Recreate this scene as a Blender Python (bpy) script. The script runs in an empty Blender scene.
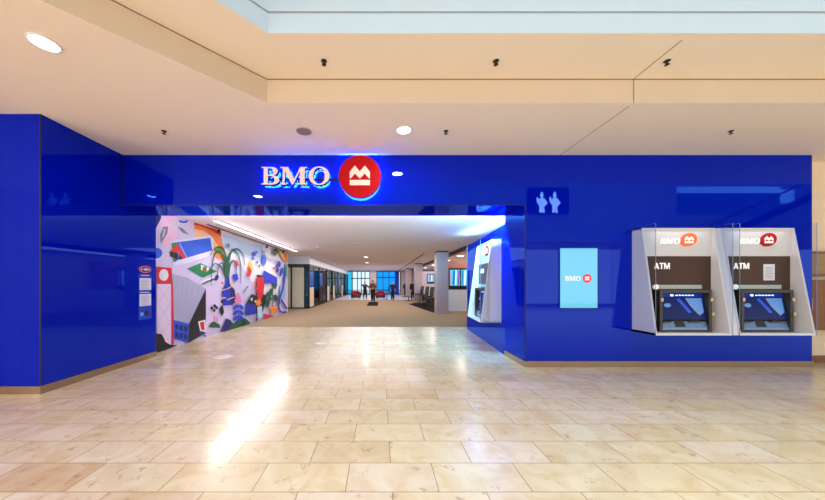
import bpy, bmesh, math, random
from mathutils import Vector, Matrix
from mathutils.geometry import tessellate_polygon
random.seed(7)
S = bpy.context.scene
COL = S.collection

# ------------------------------------------------------------------ camera, world, exposure
EYE = 1.5
F = 285.0                      # focal length in pixels of the 825-wide picture
U = EYE / 84.0                 # one "u" = one pixel on the shopfront plane
D0 = F * U                     # distance to the shopfront plane
cam = bpy.data.cameras.new('camera')
co = bpy.data.objects.new('camera', cam); COL.objects.link(co)
co.location = (0, 0, EYE); co.rotation_euler = (math.pi/2, 0, 0)
cam.sensor_width = 36; cam.lens = F/825*36
cam.shift_x = (412.5-380)/825; cam.shift_y = (283-250)/825
cam.clip_start = .05; cam.clip_end = 300
S.camera = co
S.view_settings.view_transform = 'Standard'
S.view_settings.look = 'None'
S.view_settings.gamma = 1
S.view_settings.use_curve_mapping = False
S.view_settings.exposure = 0.0

W = bpy.data.worlds.new('world'); S.world = W; W.use_nodes = True
bg = W.node_tree.nodes['Background']
bg.inputs[0].default_value = (.72, .88, 1.0, 1); bg.inputs[1].default_value = 1.2

def area(name, loc, size, power, color, rot=(0, 0, 0), sy=None, shape='RECTANGLE', spread=None):
    l = bpy.data.lights.new(name, 'AREA'); l.energy = power; l.color = color
    l.shape = shape; l.size = size
    if shape in ('RECTANGLE', 'ELLIPSE'): l.size_y = sy or size
    if spread: l.spread = spread
    o = bpy.data.objects.new(name, l); o.location = loc; o.rotation_euler = rot
    COL.objects.link(o); return o
PI = math.pi; XLW = -9.0; ZJ0 = 1.16*D0
# daylight pouring through the atrium roof
area('atrium_daylight', (8.0, -2.7, 10.0), 18, 960, (.86, .94, 1.0), sy=7, spread=1.15)
# fill lamps added behind and left of the viewer, no shops modelled
area('concourse_fill', (9.9, -7.8, 1.9), 37, 600, (1, .93, .87), (PI/2, 0, 0), sy=3.4)
area('concourse_fill', (XLW+.15, -3.9, 1.9), 3.2, 560, (1, .93, .87), (0, -PI/2, 0), sy=6.8)
# unseen area lamps standing in for the banking hall's ceiling lighting
area('hall_fill', (-.9, 24.4, 3.03), 6.0, 640, (1, .92, .92), sy=24)
area('hall_fill', (4.9, 19.0, 3.03), 2.0, 180, (1, .91, .88), sy=16)
for yy in (18.2, 23.0, 29.0, 34.5):
    area('office_light', (-5.0, yy, 2.9), 1.2, 45, (1, .88, .72), sy=2.2)
# blue strip of light hidden on top of the side wall with the cash machine
area('blue_cove_light', (3.0, 7.6, 2.80), .25, 60, (.22, .50, 1.0), (PI, 0, .10), sy=3.2)
# upward fill lamp added behind the portal to brighten the hall ceiling
area('portal_fill', (-1.6, ZJ0+.12, 2.70), 5.5, 45, (1, .88, .94), (math.radians(150), 0, 0), sy=.1)
# blue-white strip under the back edge of the portal, beside that machine
area('portal_strip_light', (2.15, ZJ0+.03, 2.86), .7, 170, (.24, .70, 1.0), (math.radians(62), 0, 0), sy=.05)

# ------------------------------------------------------------------ helpers
def s2l(c): return c/12.92 if c <= .04045 else ((c+.055)/1.055)**2.4
def rgb(r, g, b): return (s2l(r/255), s2l(g/255), s2l(b/255), 1)

def mat(name, col, rough=.5, metal=0, coat=0, emit=None, es=0, ior=1.5, bump=0, nscale=40, vary=0, coat_ior=1.5, coat_rough=.03, spec=.5):
    m = bpy.data.materials.new(name); m.use_nodes = True
    nt = m.node_tree; b = nt.nodes['Principled BSDF']
    b.inputs['Base Color'].default_value = col
    b.inputs['Roughness'].default_value = rough
    b.inputs['Metallic'].default_value = metal
    b.inputs['IOR'].default_value = ior
    b.inputs['Specular IOR Level'].default_value = spec
    b.inputs['Coat Weight'].default_value = coat
    b.inputs['Coat IOR'].default_value = coat_ior
    b.inputs['Coat Roughness'].default_value = coat_rough
    if emit:
        b.inputs['Emission Color'].default_value = emit; b.inputs['Emission Strength'].default_value = es
    tc = nt.nodes.new('ShaderNodeTexCoord'); n = nt.nodes.new('ShaderNodeTexNoise')
    n.inputs['Scale'].default_value = nscale; n.inputs['Detail'].default_value = 3
    nt.links.new(tc.outputs['Object'], n.inputs['Vector'])
    if vary:
        mx = nt.nodes.new('ShaderNodeMix'); mx.data_type = 'RGBA'
        mx.inputs[6].default_value = tuple(c*(1-vary) for c in col[:3])+(1,)
        mx.inputs[7].default_value = tuple(min(1, c*(1+vary)) for c in col[:3])+(1,)
        nt.links.new(n.outputs['Fac'], mx.inputs[0]); nt.links.new(mx.outputs[2], b.inputs['Base Color'])
    if bump:
        bp = nt.nodes.new('ShaderNodeBump'); bp.inputs['Strength'].default_value = bump
        bp.inputs['Distance'].default_value = .01
        nt.links.new(n.outputs['Fac'], bp.inputs['Height']); nt.links.new(bp.outputs[0], b.inputs['Normal'])
    return m

def thin_glass(name, tint=(1, 1, 1, 1), refl=.12, rough=.0):
    m = bpy.data.materials.new(name); m.use_nodes = True; nt = m.node_tree
    nt.nodes.clear()
    out = nt.nodes.new('ShaderNodeOutputMaterial'); mix = nt.nodes.new('ShaderNodeMixShader')
    t = nt.nodes.new('ShaderNodeBsdfTransparent'); g = nt.nodes.new('ShaderNodeBsdfGlossy')
    lw = nt.nodes.new('ShaderNodeLayerWeight'); lw.inputs[0].default_value = refl
    t.inputs[0].default_value = tint; g.inputs['Roughness'].default_value = rough
    nt.links.new(lw.outputs['Fresnel'], mix.inputs[0]); nt.links.new(t.outputs[0], mix.inputs[1])
    nt.links.new(g.outputs[0], mix.inputs[2]); nt.links.new(mix.outputs[0], out.inputs[0])
    return m

class MB:
    """collects shapes of one part"""
    def __init__(s): s.v = []; s.f = []; s.m = []; s.smooth = []
    def add(s, vs, fs, mi=0, sm=False):
        o = len(s.v); s.v += [tuple(v) for v in vs]
        for f in fs: s.f.append(tuple(i+o for i in f)); s.m.append(mi); s.smooth.append(sm)
        return s
    def box(s, x0, x1, y0, y1, z0, z1, mi=0, M=None):
        vs = [Vector((x, y, z)) for z in (z0, z1) for y in (y0, y1) for x in (x0, x1)]
        if M: vs = [M @ v for v in vs]
        return s.add(vs, [(0, 2, 3, 1), (4, 5, 7, 6), (0, 1, 5, 4), (2, 6, 7, 3), (0, 4, 6, 2), (1, 3, 7, 5)], mi)
    def hexa(s, b, t, mi=0):
        """b, t: four points each, same winding"""
        return s.add(list(b)+list(t), [(3, 2, 1, 0), (4, 5, 6, 7), (0, 1, 5, 4), (1, 2, 6, 5), (2, 3, 7, 6), (3, 0, 4, 7)], mi)
    def tube(s, pts, r, n=10, mi=0, caps=True):
        pts = [Vector(p) for p in pts]; rs = r if isinstance(r, (list, tuple)) else [r]*len(pts)
        rings = []; up = None
        for i, p in enumerate(pts):
            d = (pts[min(i+1, len(pts)-1)] - pts[max(i-1, 0)]).normalized()
            a = d.cross(Vector((0, 0, 1)))
            if a.length < .05: a = d.cross(Vector((0, 1, 0)))
            a.normalize(); b = d.cross(a)
            rings.append([p + (a*math.cos(2*PI*k/n) + b*math.sin(2*PI*k/n))*rs[i] for k in range(n)])
        vs = [v for R in rings for v in R]; fs = []
        for i in range(len(pts)-1):
            for k in range(n):
                fs.append((i*n+k, (i)*n+(k+1) % n, (i+1)*n+(k+1) % n, (i+1)*n+k))
        s.add(vs, fs, mi, True)
        if caps:
            s.add(rings[0], [tuple(range(n))[::-1]], mi); s.add(rings[-1], [tuple(range(n))], mi)
        return s
    def lathe(s, prof, n=32, c=(0, 0, 0), mi=0):
        vs = []; fs = []
        for r, z in prof:
            for k in range(n):
                vs.append((c[0]+r*math.cos(2*PI*k/n), c[1]+r*math.sin(2*PI*k/n), c[2]+z))
        for i in range(len(prof)-1):
            for k in range(n): fs.append((i*n+k, i*n+(k+1) % n, (i+1)*n+(k+1) % n, (i+1)*n+k))
        return s.add(vs, fs, mi, True)
    def ell(s, c, r, nu=16, nv=10, mi=0, M=None):
        vs = []; fs = []
        for j in range(nv+1):
            a = PI*j/nv
            for k in range(nu):
                t = 2*PI*k/nu
                v = Vector((c[0]+r[0]*math.sin(a)*math.cos(t), c[1]+r[1]*math.sin(a)*math.sin(t), c[2]+r[2]*math.cos(a)))
                vs.append(M @ v if M else v)
        for j in range(nv):
            for k in range(nu): fs.append((j*nu+k, (j+1)*nu+k, (j+1)*nu+(k+1) % nu, j*nu+(k+1) % nu))
        return s.add(vs, fs, mi, True)
    def shape(s, loops, to3, off, mi=0, cap_back=False):
        """flat outline with holes; to3(a,b) maps to 3D, off = thickness vector added for the front"""
        L = [[Vector((a, b, 0)) for a, b in lp] for lp in loops]
        tris = tessellate_polygon(L); flat = [p for lp in loops for p in lp]
        front = [to3(a, b) + off for a, b in flat]; back = [to3(a, b) for a, b in flat]
        s.add(front, [tuple(t) for t in tris], mi)
        if cap_back: s.add(back, [tuple(t)[::-1] for t in tris], mi)
        if off.length > 0:
            o = 0
            for lp in loops:
                n = len(lp)
                s.add(back[o:o+n]+front[o:o+n], [(k, (k+1) % n, n+(k+1) % n, n+k) for k in range(n)], mi); o += n
        return s
    def build(s, name, ms, parent=None, bevel=0, seg=2):
        me = bpy.data.meshes.new(name); me.from_pydata(s.v, [], s.f)
        ms = ms if isinstance(ms, (list, tuple)) else [ms]
        for m in ms: me.materials.append(m)
        for p, mi, sm in zip(me.polygons, s.m, s.smooth): p.material_index = mi; p.use_smooth = sm
        bm = bmesh.new(); bm.from_mesh(me); bmesh.ops.recalc_face_normals(bm, faces=bm.faces); bm.to_mesh(me); bm.free()
        o = bpy.data.objects.new(name, me); COL.objects.link(o)
        if parent: o.parent = parent
        if bevel:
            b = o.modifiers.new('bevel', 'BEVEL'); b.width = bevel; b.segments = seg; b.limit_method = 'ANGLE'
        return o

def struct(name, mb, m, bevel=0):
    o = mb.build(name, m, None, bevel); o['kind'] = 'structure'; return o
def tag(o, label, cat, group=None):
    o['label'] = label; o['category'] = cat
    if group: o['group'] = group
    return o
def thing(name, label, cat, loc=(0, 0, 0), rz=0, group=None):
    o = bpy.data.objects.new(name, None); COL.objects.link(o); o.empty_display_size = .1
    o.location = loc; o.rotation_euler = (0, 0, rz); return tag(o, label, cat, group)
def B(*a, **k): return MB().box(*a, **k)
XZ = lambda y: (lambda a, b: Vector((a, y, b)))
def ellipse(cx, cy, rx, ry, n=40, tilt=0):
    return [(cx+rx*math.cos(2*PI*k/n)*math.cos(tilt)-ry*math.sin(2*PI*k/n)*math.sin(tilt),
             cy+rx*math.cos(2*PI*k/n)*math.sin(tilt)+ry*math.sin(2*PI*k/n)*math.cos(tilt)) for k in range(n)]

# ------------------------------------------------------------------ materials
def blue_glass_mat():
    m = bpy.data.materials.new('blue_back_painted_glass'); m.use_nodes = True; nt = m.node_tree; nt.nodes.clear()
    N = nt.nodes.new; L = nt.links.new
    out = N('ShaderNodeOutputMaterial'); mix = N('ShaderNodeMixShader'); d = N('ShaderNodeBsdfDiffuse'); g = N('ShaderNodeBsdfGlossy'); f = N('ShaderNodeFresnel')
    tc = N('ShaderNodeTexCoord'); n = N('ShaderNodeTexNoise'); n.inputs['Scale'].default_value = .5; L(tc.outputs['Object'], n.inputs[0])
    r = N('ShaderNodeValToRGB'); r.color_ramp.elements[0].color = rgb(0, 12, 170); r.color_ramp.elements[1].color = rgb(0, 20, 186)
    L(n.outputs['Fac'], r.inputs[0]); L(r.outputs[0], d.inputs[0])
    g.inputs['Color'].default_value = (.17, .36, 1, 1); g.inputs['Roughness'].default_value = .015; f.inputs[0].default_value = 1.75
    L(f.outputs[0], mix.inputs[0]); L(d.outputs[0], mix.inputs[1]); L(g.outputs[0], mix.inputs[2]); L(mix.outputs[0], out.inputs[0])
    return m
M_blue = blue_glass_mat()
M_blue_dark = mat('dark_joint', rgb(0, 6, 50), .6)
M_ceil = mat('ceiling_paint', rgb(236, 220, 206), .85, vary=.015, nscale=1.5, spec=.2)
M_hallceil = mat('hall_ceiling_paint', rgb(238, 232, 238), .85, vary=.015, nscale=1.5, spec=.2)
M_well = mat('white_well_paint', rgb(192, 210, 224), .7, vary=.01, nscale=2)
M_joint = mat('ceiling_joint', rgb(135, 105, 75), .9)
M_steel = mat('brushed_bronze_steel', rgb(160, 140, 120), .22, metal=.85, vary=.08, nscale=30)
M_colsteel = mat('column_cladding', rgb(190, 172, 176), .35, metal=.6, vary=.08, nscale=12)
M_white = mat('white_laminate', rgb(216, 217, 226), .35, vary=.01)
M_black = mat('black_metal', rgb(16, 15, 18), .4, vary=.1)
M_darkgrey = mat('charcoal', rgb(34, 34, 40), .55, vary=.1)
M_cream = mat('cream_wall_paint', rgb(226, 208, 184), .8, vary=.02, nscale=3)
M_brown = mat('brown_glossy_panel', rgb(70, 48, 40), .4, vary=.05, spec=.25)
M_lit = mat('lamp_diffuser', rgb(255, 250, 240), .5, emit=(1, .95, .88, 1), es=9)
M_striplit = mat('strip_diffuser', rgb(255, 250, 245), .5, emit=(1, .93, .93, 1), es=6)
M_red = mat('sign_red', rgb(172, 0, 10), .5, spec=.2)
M_letter = mat('sign_letter_face', rgb(228, 208, 204), .4, emit=rgb(236, 214, 210), es=.08)
M_letterside = mat('sign_letter_side', rgb(20, 24, 60), .4, metal=.4)
M_halo = mat('halo_led', rgb(120, 200, 255), .5, emit=(.12, .55, 1, 1), es=55)
M_white_em = mat('white_lettering_brightened', rgb(250, 250, 250), .4, emit=(1, 1, 1, 1), es=.3)  # white lettering with slight emission added so it reads brighter
M_glass = thin_glass('clear_glass', (.97, .99, 1, 1), .1)
M_fin = thin_glass('fin_glass', (.90, .93, .99, 1), .06)
M_wood = mat('walnut_wood', rgb(120, 82, 52), .45, vary=.25, nscale=9)
M_paper = mat('paper_notice', rgb(222, 224, 240), .7, vary=.03)

def floor_mat():
    m = bpy.data.materials.new('polished_limestone_tiles'); m.use_nodes = True
    nt = m.node_tree; b = nt.nodes['Principled BSDF']; N = nt.nodes.new; L = nt.links.new
    tc = N('ShaderNodeTexCoord'); mp = N('ShaderNodeMapping')
    mp.inputs['Location'].default_value = (-.0875, -.072, 0)
    L(tc.outputs['Object'], mp.inputs[0])
    br = N('ShaderNodeTexBrick'); br.offset = .5
    br.inputs['Color1'].default_value = (0, 0, 0, 1); br.inputs['Color2'].default_value = (1, 1, 1, 1)
    br.inputs['Mortar'].default_value = (.5, .5, .5, 1)
    br.inputs['Scale'].default_value = 1; br.inputs['Mortar Size'].default_value = .0028
    br.inputs['Mortar Smooth'].default_value = .1; br.inputs['Bias'].default_value = 0
    br.inputs['Brick Width'].default_value = .675; br.inputs['Row Height'].default_value = .329
    L(mp.outputs[0], br.inputs['Vector'])
    ramp = N('ShaderNodeValToRGB'); e = ramp.color_ramp.elements
    e[0].position = 0; e[0].color = rgb(214, 193, 155)
    e[1].position = 1; e[1].color = rgb(230, 219, 186)
    x = e.new(.35); x.color = rgb(226, 211, 174)
    x = e.new(.92); x.color = rgb(228, 214, 190); x = e.new(.97); x.color = rgb(214, 190, 154); e[len(e)-1].color = rgb(210, 182, 142)
    x = e.new(.65); x.color = rgb(220, 203, 166)
    L(br.outputs['Color'], ramp.inputs[0])
    # cloudy marbling, offset per tile so that no figure runs over a joint
    mulv = N('ShaderNodeVectorMath'); mulv.operation = 'SCALE'; mulv.inputs['Scale'].default_value = 7.3
    L(br.outputs['Color'], mulv.inputs[0])
    addv = N('ShaderNodeVectorMath'); addv.operation = 'ADD'
    L(tc.outputs['Object'], addv.inputs[0]); L(mulv.outputs[0], addv.inputs[1])
    n1 = N('ShaderNodeTexNoise'); n1.inputs['Scale'].default_value = 3.2; n1.inputs['Detail'].default_value = 8; n1.inputs['Distortion'].default_value = 1.2
    L(addv.outputs[0], n1.inputs['Vector'])
    r1 = N('ShaderNodeValToRGB'); r1.color_ramp.elements[0].position = .38; r1.color_ramp.elements[1].position = .66
    L(n1.outputs['Fac'], r1.inputs[0])
    mx1 = N('ShaderNodeMix'); mx1.data_type = 'RGBA'; mx1.blend_type = 'MULTIPLY'; mx1.inputs[7].default_value = rgb(243, 232, 216)
    L(r1.outputs[0], mx1.inputs[0]); L(ramp.outputs[0], mx1.inputs[6])
    # brown veins and pits
    n2 = N('ShaderNodeTexNoise'); n2.inputs['Scale'].default_value = 9; n2.inputs['Detail'].default_value = 10; n2.inputs['Roughness'].default_value = .72
    L(addv.outputs[0], n2.inputs['Vector'])
    r2 = N('ShaderNodeValToRGB'); r2.color_ramp.elements[0].position = .58; r2.color_ramp.elements[1].position = .66
    r2.color_ramp.elements[1].color = (.6, .6, .6, 1)
    L(n2.outputs['Fac'], r2.inputs[0])
    mx2 = N('ShaderNodeMix'); mx2.data_type = 'RGBA'; mx2.inputs[7].default_value = rgb(160, 122, 88)
    L(r2.outputs[0], mx2.inputs[0]); L(mx1.outputs[2], mx2.inputs[6])
    mx3 = N('ShaderNodeMix'); mx3.data_type = 'RGBA'; mx3.inputs[7].default_value = rgb(136, 104, 78)
    L(br.outputs['Fac'], mx3.inputs[0]); L(mx2.outputs[2], mx3.inputs[6])
    L(mx3.outputs[2], b.inputs['Base Color'])
    rr = N('ShaderNodeMapRange'); rr.inputs['To Min'].default_value = .19; rr.inputs['To Max'].default_value = .29
    L(n1.outputs['Fac'], rr.inputs[0]); L(rr.outputs[0], b.inputs['Roughness'])
    b.inputs['IOR'].default_value = 1.55
    b.inputs['Coat Weight'].default_value = .25; b.inputs['Coat Roughness'].default_value = .12
    return m
M_floor = floor_mat()
M_carpet = mat('tan_carpet', rgb(150, 128, 98), .95, vary=.10, nscale=6, bump=.2)
M_farfloor = mat('pale_hall_tiles', rgb(196, 190, 196), .3, vary=.05, nscale=2)

# ------------------------------------------------------------------ setting
XL, XR, YB = -9.0, 29.0, -8.0
H_LO = EYE + 128*U; H_UP = EYE + 145*U; H_IN = EYE + 88*U; H_FA = EYE + 78*U
ZJ = 1.16*D0                                     # back of the portal
YC = 1.91*D0                                     # stone ends, carpet starts
YF = 7.3*D0                                      # far end of the hall
struct('floor', MB().box(XL, XR, YB, YC, -.1, 0), M_floor)
struct('floor_carpet', B(-8.0, 8.0, YC, 4.95*D0, -.1, 0), M_carpet)
struct('floor_far', B(-8.0, 8.0, 4.95*D0, YF+.3, -.1, 0), M_farfloor)

def octa(x0, y1, x1, y0, c):
    return [(x0, y1), (x1, y1), (x1+c, y1-c), (x1+c, y0+c), (x1, y0), (x0, y0), (x0-c, y0+c), (x0-c, y1-c)]
O_ = octa(-80.3*U, .711*D0, 26.4, -7.6, 2.2)
I_ = octa(-65*U, .581*D0, 26.0, -7.0, 1.9)
def plate(loops, z, th=.06):
    return MB().shape(loops, lambda a, b: Vector((a, b, z)), Vector((0, 0, th)), cap_back=True)
struct('ceiling', plate([[(XL, YB), (XR, YB), (XR, 6.0), (XL, 6.0)], O_], H_LO), M_ceil)
struct('ceiling_upper', plate([O_, I_], H_UP), M_ceil)
def ringwall(loop, z0, z1, th=.05):
    mb = MB(); n = len(loop)
    cx = sum(p[0] for p in loop)/n; cy = sum(p[1] for p in loop)/n
    for k in range(n):
        a, b = Vector(loop[k]), Vector(loop[(k+1) % n])
        d = (b-a).normalized(); nrm = Vector((d.y, -d.x))
        if nrm.dot(Vector((cx, cy))-a) > 0: nrm = -nrm
        a2, b2 = a+nrm*th, b+nrm*th; a, b = a-nrm*.003, b-nrm*.003
        mb.hexa([(a.x, a.y, z0), (b.x, b.y, z0), (b2.x, b2.y, z0), (a2.x, a2.y, z0)],
                [(a.x, a.y, z1), (b.x, b.y, z1), (b2.x, b2.y, z1), (a2.x, a2.y, z1)])
    return mb
struct('ceiling_step', ringwall(O_, H_LO+.002, H_UP-.012), mat('step_dimmed_paint', rgb(206, 190, 172), .85, vary=.015, nscale=1.5, spec=.2))  # yellowish, and darkened in colour to offset lamp light on the step
struct('wall_atrium', ringwall(I_, H_UP+.002, H_UP+.205), M_well)
struct('trim_1', ringwall(octa(-65*U-.004, .581*D0+.012, 26.0, -7.012, 1.9), H_UP+.2, H_UP+.235), mat('well_groove', rgb(150, 160, 165), .8))
struct('wall_atrium_upper', ringwall(I_, H_UP+.23, 10.4), M_well)
# shadow gap along the top of the step and the movement joint across the ceilings
struct('trim_2', ringwall(O_, H_UP-.014, H_UP-.001), M_joint)
xj = 180*U
j = B(xj, xj+.008, .711*D0+.06, D0, H_LO-.003, H_LO+.002)
j.box(xj, xj+.008, .711*D0-.003, .711*D0+.002, H_LO, H_UP)
j.box(xj, xj+.008, .597*D0, .711*D0, H_UP-.003, H_UP+.002)
struct('trim_3', j, M_joint)

# skylight bars over the atrium
sk = MB()
for x in range(-2, 25, 3): sk.box(x, x+.12, -7.0, 2.95, 10.4, 10.6)
for y in (-6, -3, 0, 2): sk.box(-3, 24.5, y, y+.12, 10.4, 10.6)
struct('window_1', sk, M_white)

# ---- blue back-painted glass shopfront
XE = 432*U; XJR = 145*U; XPL = -257*U; ZL = .757*D0
TOP = H_LO
struct('wall_front', B(XJR, XE, D0, ZJ, 0.107, TOP), M_blue)
struct('wall_fascia', B(XPL-.05, XJR+.0, D0, ZJ, H_FA, TOP), M_blue)
struct('wall_left', B(XPL-.25, XPL, ZL+.0, 1.147*D0, .107, TOP), M_blue)
struct('wall_front_left', B(XL, XPL-.252, ZL, ZL+.25, .107, TOP), M_blue)
# joints between the glass sheets
jt = MB()
jt.box(XPL-.01, XPL+.003, ZL-.002, ZL+.012, .107, TOP)
jt.box(XPL-.002, XPL+.012, D0-.012, D0+.002, H_FA, TOP)
struct('trim_4', jt, M_blue_dark)
jt = MB()
jt.box(XJR-.003, XJR+.012, D0-.003, D0+.012, .107, H_FA)
jt.box(XPL, XJR, D0-.004, D0+.03, H_FA-.008, H_FA+.004)
struct('trim_5', jt, M_blue_dark)
# steel skirtings
struct('baseboard_front', B(XJR-.012, XE+.004, D0-.015, ZJ, 0, .107), M_steel)
bb = B(XPL-.25, XPL+.015, ZL-.015, 1.147*D0, 0, .107)
struct('baseboard_left', bb, M_steel)
struct('baseboard_front_left', B(XL, XPL-.25, ZL-.015, ZL+.2, 0, .107), M_steel)

# ---- neighbour to the right
YN = 1.06*D0
struct('wall_right', B(XE+.0, XR, YN, YN+.2, 0, TOP), M_cream)
struct('baseboard_right', B(XE+.005, XR, YN-.02, YN, 0, .13), M_wood)
# ---- rest of the concourse behind the viewer
struct('wall_back', B(XL, XR, YB-.2, YB, 0, 10.4), M_cream)
struct('wall_side_left', B(XL-.2, XL, YB, ZL+.25, 0, TOP), M_cream)
struct('wall_side_right', B(XR, XR+.2, YB, YN+.2, 0, TOP), M_cream)

# ---- banking hall
XMU = -270*U
struct('ceiling_hall', B(-8, 8, ZJ-.02, YF+.3, H_IN, H_IN+.08), M_hallceil)
struct('wall_portal_back', B(XMU-.3, XJR+3.3, ZJ-.1, ZJ-.005, H_FA+.002, H_IN+.6), M_white)
struct('wall_mural', B(XMU-.2, XMU-.02, 1.148*D0, 2.93*D0, 0, H_IN), M_cream)
struct('wall_hall_left', B(-6.4, -6.2, 2.93*D0, YF, 0, H_IN), mat('office_back_wall', rgb(214, 196, 170), .8, vary=.02))
struct('wall_hall_right', B(6.4, 6.6, ZJ, YF, 0, H_IN), M_cream)
# cash-machine side wall (blue), top left open for the cove
a0 = Vector((145*U, ZJ)); a1 = Vector((160*U, 1.84*D0)); hz = EYE+68*U
mb = MB()
def slab(mb, a, b, th, z0, z1, mi=0):
    mb.hexa([(a.x, a.y, z0), (b.x, b.y, z0), (b.x+th, b.y, z0), (a.x+th, a.y, z0)],
            [(a.x, a.y, z1), (b.x, b.y, z1), (b.x+th, b.y, z1), (a.x+th, a.y, z1)], mi)
slab(mb, a0, a1, 1.6, 0, hz)
struct('wall_inner_right', mb, M_blue)
# ceiling bulkhead and dark slots
struct('trim_6', B(203*U, 212*U, 1.95*D0, YF, H_IN-.16, H_IN), M_black)
struct('trim_7', B(129*U, 133*U, 3.0*D0, YF, H_IN-.02, H_IN), M_black)

# far end: glazed doors and windows with daylight behind
fx = lambda px, Z=7.3: (px-380)*Z*U
zf = lambda py, Z=7.3: EYE+(283-py)*Z*U
wf = MB()
struct('wall_far', B(-8, fx(347.5), YF, YF+.2, 0, H_IN), M_cream)
struct('wall_far_pier', B(fx(370.3), fx(376.5), YF-.2, YF+.2, 0, H_IN), M_colsteel)
struct('wall_far_blue', B(fx(395.5), fx(398.6), YF-.1, YF+.2, 0, H_IN), mat('bank_blue_paint', rgb(10, 40, 200), .5))
struct('wall_far_right', B(fx(400.2), 8, YF, YF+.2, 0, H_IN), M_cream)
def glazing(name, x0, x1, bars, rails, tint):
    fr = MB()
    for b in bars: fr.box(b-.05, b+.05, YF-.03, YF+.08, 0, H_IN)
    for r in rails: fr.box(x0, x1, YF-.03, YF+.08, r-.06, r+.06)
    o = struct(name, fr, M_darkgrey)
    g = B(x0, x1, YF+.02, YF+.04, 0, H_IN).build('pane', tint, o); g['kind'] = 'structure'
    return o
T_cyan = thin_glass('cyan_tinted_glass', (.18, .78, .95, 1), .1)
T_blue = thin_glass('blue_tinted_glass', (.10, .60, 1, 1), .1)
glazing('window_2', fx(347.5), fx(351.3), [fx(347.7), fx(351.3)], [.05, H_IN-.05], T_cyan)
glazing('door_1', fx(351.3), fx(370.3), [fx(352.5), fx(357.5), fx(361.3), fx(365), fx(369.8)], [.05, zf(278.4), H_IN-.05], M_glass)
glazing('window_3', fx(376.5), fx(395.5), [fx(376.8), fx(383), fx(389), fx(395.3)], [.05, zf(290), zf(277.5), H_IN-.05], T_blue)
glazing('window_4', fx(398.6), fx(400.2), [fx(398.7), fx(400.1)], [.05, H_IN-.05], M_glass)
# pavement outside the far doors
struct('floor_outside', B(-20, 20, YF+.3, YF+30, -.15, -.02), mat('concrete_pavement', rgb(190, 192, 196), .8, vary=.08, nscale=1))

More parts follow.
